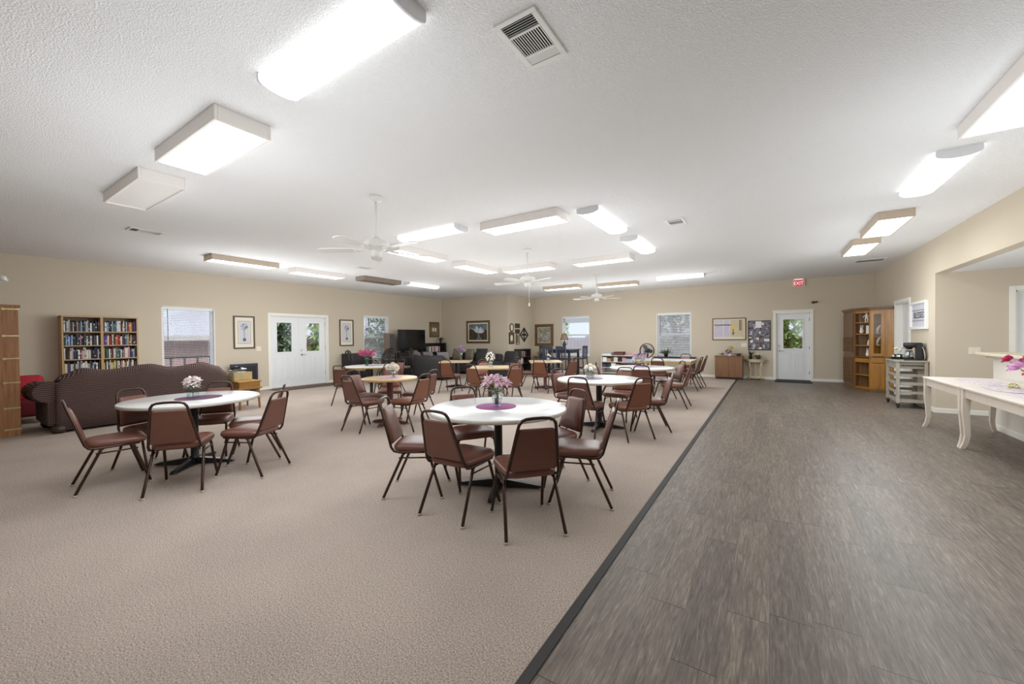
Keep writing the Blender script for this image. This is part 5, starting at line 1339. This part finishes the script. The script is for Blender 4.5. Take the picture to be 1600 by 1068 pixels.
mb = MB(); Rr = .225
for y in (-.085, .045): mb.tube([(Rr * math.cos(a * PI / 16), y * .4, .93 + Rr * math.sin(a * PI / 16)) for a in range(32)], .010, 6, closed=True)
for k in range(24):
    a = 2 * PI * k / 24; c, s = math.cos(a), math.sin(a)
    mb.tube([(.04 * c, -.085, .93 + .04 * s), (.14 * c, -.08, .93 + .14 * s), (Rr * c, -.034, .93 + Rr * s)], .0022, 4)
    mb.tube([(.04 * c, .05, .93 + .04 * s), (.14 * c, .05, .93 + .14 * s), (Rr * c, .018, .93 + Rr * s)], .0022, 4)
mb.ball((0, -.085, .93), (.045, .012, .045), 14, 8); mb.build('fan_grille', 'fan_cage', t)
for k in range(3):
    a = 2 * PI * k / 3; mb = MB(); rings = []
    mb.prism([(.03, -.03), (.08, -.075), (.16, -.085), (.195, -.03), (.19, .03), (.12, .045), (.04, .03)], -.003, .003).xf(Matrix.Translation((0, -.035, .93)) @ Matrix.Rotation(PI / 2, 4, 'X') @ Matrix.Rotation(a, 4, 'Z') @ Matrix.Rotation(.4, 4, 'X'))
    mb.build('fan_blade', 'fan_blade', t)

# ------------------------------------------------------------ oak wall unit
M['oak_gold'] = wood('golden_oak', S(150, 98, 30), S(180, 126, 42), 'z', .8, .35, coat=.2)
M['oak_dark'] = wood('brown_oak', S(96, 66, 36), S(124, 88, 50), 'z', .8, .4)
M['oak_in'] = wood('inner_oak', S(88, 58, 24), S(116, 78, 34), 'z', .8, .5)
t = thing('wall_unit', 'tall golden oak wall unit with open shelves and glazed door, beside the recessed door', 'cabinet', (0, 0, 0))
A, B, Cc, D = (1.70, 13.78), (1.80, 13.0), (2.04, 12.56), (2.43, 12.46)
W = 2.43
MB().prism([A, B, (W, 13.0), (W, 13.78)], .0, 1.96).build('carcass', 'oak_dark', t)
# carved lattice front of the far section
def on_edge(P, Q, u, out): 
    d = Vector((Q[0] - P[0], Q[1] - P[1])); L = d.length; d /= L; n = Vector((d.y, -d.x)); 
    if n.dot(Vector((0 - P[0], 8 - P[1]))) < 0: n = -n
    return (P[0] + d.x * u + n.x * out, P[1] + d.y * u + n.y * out)
def slab(mb, P, Q, u0, u1, o0, o1, z0, z1):
    mb.prism([on_edge(P, Q, u0, o0), on_edge(P, Q, u1, o0), on_edge(P, Q, u1, o1), on_edge(P, Q, u0, o1)], z0, z1); return mb
LAB = math.dist(A, B); LBC = math.dist(B, Cc); LCD = math.dist(Cc, D)
mb = MB(); slab(mb, A, B, .03, LAB - .03, 0, .016, .92, 1.90); slab(mb, A, B, .03, LAB - .03, 0, .016, .12, .80); pd = mb.build('panel_door', 'oak_dark', t)
mb = MB()
for z0, z1 in ((.16, .78), (.95, 1.30)):
    for i in range(5): slab(mb, A, B, .06 + (LAB - .14) * i / 4, .08 + (LAB - .14) * i / 4, .016, .03, z0, z1)
    for j in range(7): slab(mb, A, B, .06, LAB - .06, .016, .028, z0 + (z1 - z0) * j / 6 - .012, z0 + (z1 - z0) * j / 6 + .012)
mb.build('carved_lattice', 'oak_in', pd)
# angled open shelves
dB, dC = on_edge(B, Cc, .04, 0), on_edge(B, Cc, LBC - .04, 0)
mb = MB(); slab(mb, B, Cc, 0, .045, -.28, 0, .0, 1.96); mb.build('upright', 'oak_dark', t)
mb = MB(); slab(mb, B, Cc, LBC - .045, LBC, -.28, 0, .0, 1.96); mb.build('upright', 'oak_gold', t)
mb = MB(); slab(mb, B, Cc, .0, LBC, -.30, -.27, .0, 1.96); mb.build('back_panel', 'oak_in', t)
for z in (.10, .40, .84, 1.12, 1.40, 1.68): mb = MB(); slab(mb, B, Cc, .045, LBC - .045, -.27, -.005, z - .022, z); mb.build('shelf', 'oak_gold', t)
mb = MB(); slab(mb, B, Cc, .045, LBC - .045, -.27, .004, .70, .80); mb.build('drawer', 'oak_gold', t)
mb = MB(); slab(mb, B, Cc, .045, LBC - .045, -.27, .0, 1.90, 1.96); slab(mb, B, Cc, .045, LBC - .045, -.27, .0, .0, .09); mb.build('rail', 'oak_gold', t)
# glazed end section facing down the room
GX = .235
mb = MB(); slab(mb, Cc, D, 0, .03, -.30, 0, 0, 1.96); slab(mb, Cc, D, GX, LCD, -.30, 0, 0, 1.96); slab(mb, Cc, D, .03, GX, -.30, -.28, 0, 1.96); slab(mb, Cc, D, 0.03, GX, -.28, 0, .70, .84); slab(mb, Cc, D, .03, GX, -.28, 0, 0, .10); slab(mb, Cc, D, .03, GX, -.28, 0, 1.92, 1.96); mb.build('end_carcass', 'oak_gold', t)
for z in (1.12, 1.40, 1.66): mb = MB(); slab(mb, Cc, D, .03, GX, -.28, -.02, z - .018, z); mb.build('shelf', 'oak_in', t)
mb = MB(); slab(mb, Cc, D, .0, .06, 0, .02, .86, 1.93); slab(mb, Cc, D, GX - .05, GX + .015, 0, .02, .86, 1.93); slab(mb, Cc, D, .06, GX - .05, 0, .02, .86, .93); slab(mb, Cc, D, .06, GX - .05, 0, .02, 1.86, 1.93); gd = mb.build('glazed_door', 'oak_gold', t)
mb = MB(); slab(mb, Cc, D, .06, GX - .05, .008, .012, .93, 1.86); mb.build('door_pane', 'glass', gd)
mb = MB(); slab(mb, Cc, D, .01, GX + .01, 0, .018, .72, .82); mb.build('drawer', 'oak_gold', t)
mb = MB(); slab(mb, Cc, D, .01, GX + .01, 0, .018, .10, .69); slab(mb, Cc, D, .06, GX - .05, .018, .028, .16, .63); mb.build('door', 'oak_gold', t)
def ledge_poly(o): 
    return [on_edge(A, B, -.0, o), on_edge(A, B, LAB, o), on_edge(B, Cc, 0, o), on_edge(B, Cc, LBC, o), on_edge(Cc, D, .0, o), on_edge(Cc, D, LCD - .01, o), (W, 13.78)]
for nm, o, z0, z1, m in (('crown_moulding', .05, 1.99, 2.03, 'oak_dark'), ('crown_moulding', .025, 1.955, 1.99, 'oak_dark'), ('waist_moulding', .02, .825, .845, 'oak_dark'), ('plinth', .02, 0, .07, 'oak_dark')): MB().prism(ledge_poly(o), z0, z1).build(nm, m, t)
M['porcelain'] = mat('white_porcelain', S(232, 226, 214), .3, vary=.03)
def mid(u, o): p = on_edge(B, Cc, u, o); return p
def figurine(name, label, p, z, kind, group='ornaments in the oak wall unit'):
    t = thing(name, label, 'ornament', (p[0], p[1], z), -.3, group)
    if kind == 'figure':
        MB().lathe([(0, 0), (.04, 0), (.04, .012), (0, .012)], n=16).build('stand', 'porcelain', t)
        mb = MB().tube([(-.02, 0, .01), (-.022, 0, .07), (-.012, 0, .12)], [.012, .014, .018], 8).tube([(.02, 0, .01), (.022, 0, .07), (.012, 0, .12)], [.012, .014, .018], 8).ball((0, 0, .15), (.032, .024, .045), 12, 8).ball((0, 0, .215), (.026, .026, .03), 12, 8)
        mb.tube([(-.03, 0, .17), (-.055, 0, .14), (-.06, 0, .11)], .009, 6).tube([(.03, 0, .17), (.055, 0, .15), (.06, 0, .12)], .009, 6); mb.build('figure_body', 'porcelain', t)
    elif kind == 'card':
        MB().box((0, 0, .10), (.14, .012, .20), .003, mtx=Matrix.Rotation(-.12, 3, 'X')).build('card_sheet', 'porcelain', t); MB().box((0, .03, .05), (.02, .06, .01)).build('card_strut', 'dark_grey', t)
    elif kind == 'rabbit':
        MB().ball((0, 0, .06), (.045, .05, .06), 12, 8).ball((0, -.02, .13), (.032, .035, .034), 12, 8).ball((-.018, 0, .18), (.010, .008, .035), 8, 6).ball((.018, 0, .18), (.010, .008, .035), 8, 6).build('rabbit_body', 'porcelain', t)
        MB().ball((0, -.05, .03), (.035, .02, .02), 10, 6).build('paws', 'porcelain', t)
    elif kind == 'wing':
        MB().tube([(-.03, 0, 0), (-.01, 0, .10), (.03, 0, .17), (.05, 0, .21)], [.03, .034, .02, .005], 10).build('swan_body', 'porcelain', t); MB().lathe([(0, 0), (.045, 0), (.04, .012), (0, .012)], n=16).build('stand', 'porcelain', t)
    else:
        MB().lathe([(0, 0), (.03, 0), (.012, .02), (.012, .05), (.04, .08), (.045, .12), (.04, .12), (.035, .085), (0, .07)], n=20).build('goblet', 'clear_glass', t)
figurine('figurine', 'white standing figurine on the top open shelf of the oak unit', mid(.26, -.1), 1.68, 'figure')
figurine('card', 'white card propped on the second open shelf of the oak unit', mid(.33, -.12), 1.40, 'card')
figurine('figurine', 'small white figurine beside the card on the second open shelf', mid(.14, -.08), 1.40, 'rabbit')
figurine('figurine', 'white winged ornament on the third open shelf of the oak unit', mid(.36, -.1), 1.12, 'wing')
figurine('figurine', 'white rabbit figurine on the lowest upper shelf of the oak unit', mid(.30, -.1), .84, 'rabbit')
for z, lab, k in ((1.66, 'glass goblet on the top shelf behind the glazed oak door', 'goblet'), (1.40, 'pale ornament on the second shelf behind the glazed oak door', 'wing'), (1.12, 'white swan ornament on the third shelf behind the glazed oak door', 'wing'), (.84, 'glass goblet at the bottom behind the glazed oak door', 'goblet')):
    p = on_edge(Cc, D, .12, -.12); figurine('ornament', lab, p, z, k)

# ------------------------------------------------------------ cart and coffee things
M['weathered'] = wood('weathered_grey', S(150, 142, 132), S(184, 176, 164), 'z', 1.0, .6); M['weathered_x'] = wood('weathered_grey_rail', S(146, 138, 128), S(180, 172, 160), 'x', 1.0, .6)
t = thing('kitchen_cart', 'weathered grey kitchen cart on casters beneath the coffee maker', 'cart', (2.225, 10.52, 0), 0)
cx, cy = .19, .36
for sx in (-1, 1):
    for sy in (-1, 1):
        l = MB().bx(sx * cx - .024, sx * cx + .024, sy * cy - .024, sy * cy + .024, .09, .86, .003).build('post', 'weathered', t)
        c = MB().cyl((sx * cx - .014, sy * cy, .035), (sx * cx + .014, sy * cy, .035), .034, n=18).bx(sx * cx - .022, sx * cx - .017, sy * cy - .02, sy * cy + .02, .035, .09).bx(sx * cx + .017, sx * cx + .022, sy * cy - .02, sy * cy + .02, .035, .09).bx(sx * cx - .025, sx * cx + .025, sy * cy - .025, sy * cy + .025, .082, .092)
        c.build('caster', 'black', l)
MB().box((0, 0, .875), (.45, .80, .03), .006).build('cart_top', 'weathered_x', t)
MB().bx(-cx, cx, -cy, cy, .74, .86).build('drawer_box', 'weathered_x', t)
mb = MB().cyl((-.15, -cy - .045, .80), (.15, -cy - .045, .80), .009, n=10).cyl((-.13, -cy - .045, .80), (-.13, -cy - .01, .80), .008, n=8).cyl((.13, -cy - .045, .80), (.13, -cy - .01, .80), .008, n=8); mb.build('towel_bar', 'black', t)
for z in (.46, .14):
    mb = MB(); 
    for i in range(6): x = -cx + .02 + (2 * cx - .04) * (i + .5) / 6; mb.bx(x - .027, x + .027, -cy, cy, z - .018, z)
    mb.bx(-cx, cx, -cy - .012, -cy + .008, z - .03, z + .03).bx(-cx, cx, cy - .008, cy + .012, z - .03, z + .03).bx(-cx - .012, -cx + .008, -cy, cy, z - .03, z + .03); mb.build('slatted_shelf', 'weathered_x', t)
    mb = MB().bx(-cx, cx, -cy - .006, -cy + .010, z + .13, z + .18).bx(-cx - .006, -cx + .010, -cy, cy, z + .13, z + .18).bx(-cx, cx, cy - .01, cy + .006, z + .13, z + .18); mb.build('guard_rail', 'weathered_x', t)
t = thing('coffee_maker', 'black coffee maker with a glass carafe on the grey cart', 'coffee maker', (2.28, 10.38, .89), -.15)
MB().box((0, 0, .012), (.24, .28, .024), .008).build('base_plate', 'black', t)
MB().bx(.04, .13, -.12, .13, .02, .33, .015).build('water_tank', 'black', t)
MB().box((-.02, 0, .285), (.20, .24, .09), .02, seg=3).build('brew_head', 'black', t); MB().lathe([(.03, .20), (.065, .245), (0, .245)], (-.045, 0, 0), 20).build('filter_basket', 'black', t)
cf = MB().lathe([(0, .026), (.055, .026), (.072, .05), (.075, .10), (.055, .15), (.048, .17), (.045, .17), (.05, .15), (.07, .10), (.068, .05), (0, .03)], (-.045, 0, 0), 24).build('carafe', 'clear_glass', t)
MB().tube([(-.045, -.05, .165), (-.045, -.11, .16), (-.045, -.12, .10), (-.045, -.075, .07)], .009, 8).build('carafe_handle', 'black', cf); MB().lathe([(0, .168), (.05, .168), (.05, .182), (0, .186)], (-.045, 0, 0), 20).build('carafe_lid', 'black', cf)
MB().lathe([(0, .03), (.066, .032), (.07, .06), (0, .06)], (-.045, 0, 0), 20).build('coffee', 'espresso', cf)
M['plate_w'] = mat('white_plate', S(228, 224, 214), .3, vary=.02)
tag(MB().lathe([(0, 0), (.09, 0), (.13, .012), (.128, .017), (.09, .006), (0, .006)], n=32).xf(Matrix.Translation((2.412, 10.30, 1.03)) @ Matrix.Rotation(PI / 2 - .14, 4, 'Y') @ Matrix.Rotation(PI, 4, 'Y')).build('plate', 'plate_w'), 'white plate propped upright between the coffee maker and the wall', 'plate')
t = thing('serving_tray', 'black serving tray at the far end of the grey cart', 'tray', (2.2, 10.74, .89), 0)
MB().bx(-.16, .16, -.13, .13, 0, .008, .003).bx(-.16, .16, -.13, -.122, .008, .03).bx(-.16, .16, .122, .13, .008, .03).bx(-.16, -.152, -.13, .13, .008, .03).bx(.152, .16, -.13, .13, .008, .03).build('tray_body', 'black', t)
vase_flowers('little silver vase of white and green flowers on the black tray', 2.17, 10.70, .90, 'jar', [(-.05, 0, .18, .045, 'rose', 'white'), (.04, .02, .2, .04, 'rose', 'white'), (0, -.03, .15, .04, 'rose', 'cream')], 10, vm='chrome', h=.08, group='cart things')
for i, (x, y) in enumerate(((2.10, 10.76), (2.26, 10.66))):
    m = thing('cup', ['silver cup on the left of the black tray', 'silver cup on the right of the black tray'][i], 'cup', (x, y, .90), 0, 'cups on the black tray')
    MB().lathe([(0, 0), (.028, 0), (.034, .08), (.031, .08), (.026, .006), (0, .006)], n=20).build('cup_body', 'chrome', m); MB().tube([(.032, 0, .06), (.055, 0, .05), (.05, 0, .025), (.03, 0, .02)], .004, 6).build('cup_handle', 'chrome', m)

# ------------------------------------------------------------ whitewashed console tables at the right
M['whitewash'] = mat('whitewash', S(222, 210, 196), .5, vary=.07, vscale=9); M['whitewash_top'] = mat('whitewash_top', S(232, 222, 214), .45, vary=.05, vscale=7)
def console(label, y0, y1):
    t = thing('console_table', label, 'table', (2.31, (y0 + y1) / 2, 0), 0, 'whitewashed tables along the half wall')
    L = y1 - y0; hx, hy = .36, L / 2
    MB().box((0, 0, .737), (.74, L - .004, .026), .006).build('tabletop', 'whitewash_top', t)
    MB().bx(-hx + .02, -hx + .045, -hy + .06, hy - .06, .62, .724).bx(hx - .045, hx - .02, -hy + .06, hy - .06, .62, .724).bx(-hx + .05, hx - .05, -hy + .02, -hy + .045, .62, .724).bx(-hx + .05, hx - .05, hy - .045, hy - .02, .62, .724).build('apron', 'whitewash', t)
    for sx in (-1, 1):
        for sy in (-1, 1):
            rings = []
            for z, o, w in ((.724, 0, .034), (.60, 0, .034), (.45, .004, .030), (.30, -.004, .026), (.16, -.010, .023), (.07, .004, .021), (0, .028, .020)):
                X = sx * (hx - .035 + o * 1.0); Y = sy * (hy - .04 + o * .6)
                rings.append([(X - w, Y - w, z), (X + w, Y - w, z), (X + w, Y + w, z), (X - w, Y + w, z)])
            MB().loft(rings[::-1], smooth=False).build('leg', 'whitewash', t)
console('whitewashed console table with curved legs, the farther of two along the half wall', 6.99, 8.34)
console('whitewashed console table with curved legs, the nearer one cut by the right edge', 5.33, 6.97)
M['lace'] = picture_mat('lace_runner', [(.36, S(238, 232, 230)), (.50, S(226, 214, 222)), (.56, S(168, 152, 178)), (.60, S(234, 226, 226)), (.75, S(240, 236, 234))], 9, 2.5)
for i, (x, y, w, h, a, lab) in enumerate(((2.34, 7.62, .40, .80, .05, 'white and lilac lace runner on the farther console table'), (2.32, 6.75, .44, .70, -.08, 'white and lilac lace runner across the joint of the two console tables'), (2.30, 6.06, .46, .62, .06, 'white and lilac lace runner on the nearer console table'))):
    mb = MB(); pts = []
    for k in range(48):
        an = 2 * PI * k / 48; r = 1 + .03 * math.cos(12 * an); pts.append((w / 2 * r * math.cos(an) * (1 + .12 * abs(math.sin(2 * an))), h / 2 * r * math.sin(an) * (1 + .12 * abs(math.sin(2 * an)))))
    o = mb.prism(pts, 0, .003).build('lace_runner', 'lace', None, (x, y, .7505 + .003 * (i == 1))); o.rotation_euler = (0, 0, a); tag(o, lab, 'table runner', 'lace runners')
t = thing('flower', 'loose yellow cloth flower lying on the lace runner', 'flower', (2.36, 6.93, .757), 0)
bloom(MB(), (0, 0, .012), (.1, -.3, 1), .045, 'puff').build('blossom', FL['yellow'], t); MB().petal((0, 0, .006), (1, .3, .1), .07, .03).petal((0, 0, .006), (-.6, .8, .1), .06, .03).build('leaves', 'leaf', t)
vase_flowers('pink rose bouquet in a vase at the right edge on the console table', 2.42, 6.60, .757, 'flare', [(-.19, .05, .33, .06, 'rose', 'deeppink'), (-.15, -.02, .25, .085, 'rose', 'rosepink'), (-.07, -.06, .20, .07, 'rose', 'coral'), (-.06, .03, .34, .06, 'rose', 'pink'), (-.02, -.03, .27, .07, 'rose', 'blush'), (.05, 0, .34, .065, 'rose', 'pink'), (.06, -.06, .25, .07, 'rose', 'rosepink'), (-.11, .06, .29, .05, 'rose', 'pink'), (.09, .05, .29, .06, 'rose', 'coral')], 26, h=.19, group='bouquets')

# ------------------------------------------------------------ outside the windows
M['lawn'] = mat('pale_paving', S(160, 156, 148), .9, vary=.15, vscale=2)
struct('ground_outside', MB().bx(-60, LX - .17, -30, 60, -.75, -.5).bx(LX - .17, 40, BY + .17, 60, -.75, -.5), 'lawn')
M['brick_pink'] = None
def brick():
    m, nt, b = new_mat('pink_brick'); tc = nt.nodes.new('ShaderNodeTexCoord'); bt = nt.nodes.new('ShaderNodeTexBrick')
    mp = nt.nodes.new('ShaderNodeMapping'); mp.inputs['Rotation'].default_value = (PI / 2, 0, PI / 2)
    bt.inputs['Scale'].default_value = 4; bt.inputs['Color1'].default_value = S(190, 142, 136); bt.inputs['Color2'].default_value = S(168, 120, 116); bt.inputs['Mortar'].default_value = S(206, 190, 186)
    nt.links.new(tc.outputs['Object'], mp.inputs['Vector']); nt.links.new(mp.outputs['Vector'], bt.inputs['Vector']); nt.links.new(bt.outputs['Color'], b.inputs['Base Color']); b.inputs['Roughness'].default_value = .9; return m
M['brick_pink'] = brick(); M['roof_grey'] = mat('grey_shingles', S(190, 189, 198), .9, vary=.12, vscale=9); M['siding'] = mat('pale_siding', S(214, 206, 206), .8, vary=.05)
M['house_pane'] = mat('house_pane', S(150, 140, 150), .3, vary=.1)
def house(label, x, y, w, d, h, rz, ridge):
    t = thing('house', label, 'house', (x, y, -.5), rz)
    MB().bx(-w / 2, w / 2, -d / 2, d / 2, 0, h).build('brick_wall', 'brick_pink', t)
    mb = MB(); o = .45; pts = [(-w / 2 - o, -d / 2 - o, h - .05), (w / 2 + o, -d / 2 - o, h - .05), (w / 2 + o, d / 2 + o, h - .05), (-w / 2 - o, d / 2 + o, h - .05), (-w / 4, 0, h + ridge), (w / 4, 0, h + ridge)]
    mb.add(pts, [(0, 1, 5, 4), (1, 2, 5), (2, 3, 4, 5), (3, 0, 4), (3, 2, 1, 0)]).build('roof', 'roof_grey', t)
    MB().bx(-w / 2 - o, w / 2 + o, -d / 2 - o - .03, -d / 2 - o, h - .2, h).build('fascia', 'siding', t)
    for k in (-.25, .2):
        f = MB().bx(k * w - .7, k * w + .7, -d / 2 - .06, -d / 2, .9, 2.0).build('window', 'siding', t); MB().bx(k * w - .6, k * w + .6, -d / 2 - .08, -d / 2 - .05, 1.0, 1.9).build('pane', 'house_pane', f)
house('neighbouring house with a grey roof and pink brick porch, through the bookcase window', -22.5, 10.4, 12, 7, 2.1, PI / 2, 1.25)
house('pale brick house beyond the window above the long table', -4.0, 28, 11, 7, 2.0, 0, 2.2)
t = thing('porch_railing', 'black iron porch railing outside the window beside the bookcase', 'railing', (-13.6, 4.4, -.5), PI / 2)
MB().bx(-2.6, 2.6, -.02, .02, 1.42, 1.47).bx(-2.6, 2.6, -.015, .015, .12, .15).build('rail', 'black', t)
for k in range(18): MB().bx(-2.55 + .3 * k - .022, -2.55 + .3 * k + .022, -.015, .015, .0, 1.43).build('baluster', 'black', t)
M['foliage'] = mat('tree_foliage', S(146, 172, 92), .7, vary=.45, vscale=3); M['foliage_dark'] = mat('dark_tree_foliage', S(132, 152, 124), .7, vary=.4, vscale=3); M['bark'] = mat('tree_bark', S(120, 82, 64), .9, vary=.25, vscale=6)
def tree(label, x, y, h, r, m, seed, n=2600, low=.5):
    t = thing('tree', label, 'tree', (x, y, -.5), 0, 'trees outside')
    MB().tube([(0, 0, 0), (.05, .03, h * .4), (-.04, .05, h * .8)], [.13, .10, .05], 8).build('trunk', 'bark', t)
    rq = random.Random(seed); mb = MB()
    for k in range(n):
        a = rq.uniform(0, 2 * PI); u = rq.random() ** .5; zz = rq.uniform(low, h); k2 = r * (1 - abs((zz - h * .5) / (h * .62)) ** 3) ** .5 if abs((zz - h * .5) / (h * .62)) < 1 else .2
        mb.petal((u * k2 * math.cos(a), u * k2 * math.sin(a), zz), (rq.uniform(-1, 1), rq.uniform(-1, 1), rq.uniform(-1, .6)), rq.uniform(.16, .3), rq.uniform(.07, .12), .2)
    mb.build('foliage', m, t)
tree('grey green tree outside the left french door', -14.8, 7.35, 3.6, .72, 'foliage_dark', 1)
tree('bright green tree outside the right french door', -14.8, 9.35, 3.8, .72, 'foliage', 2)
tree('leafy tree outside the window beside the television', -16.4, 13.9, 4.4, 1.3, 'foliage_dark', 3)
tree('green tree outside the garden door', .55, 18.3, 4.0, 1.2, 'foliage', 4)
tree('dark tree outside the window above the long table', -3.7, 19.6, 4.2, 1.3, 'foliage_dark', 5)
tree('distant tree at the edge of the lamp window', -11.2, 21.8, 3.4, 1.1, 'foliage', 6, 900)
M['fence'] = mat('lavender_fence', S(196, 190, 200), .8, vary=.08, vscale=4)
t = thing('garden_fence', 'pale board fence beyond the lamp window', 'fence', (-9.5, 20.0, -.5), 0)
mb = MB()
for k in range(40): mb.bx(-4 + .2 * k, -4 + .2 * k + .185, -.015, .015, 0, 1.85)
mb.build('fence_boards', 'fence', t); MB().bx(-4, 4, .015, .06, .3, .4).bx(-4, 4, .015, .06, 1.4, 1.5).build('fence_rail', 'fence', t)
tag(MB().bx(-.09, .09, -.09, .09, 0, 3.4, .01).build('porch_post', mat('red_brown_post', S(158, 104, 88), .7, vary=.1), None, (1.22, 16.4, -.5)), 'reddish porch post outside the garden door', 'post')
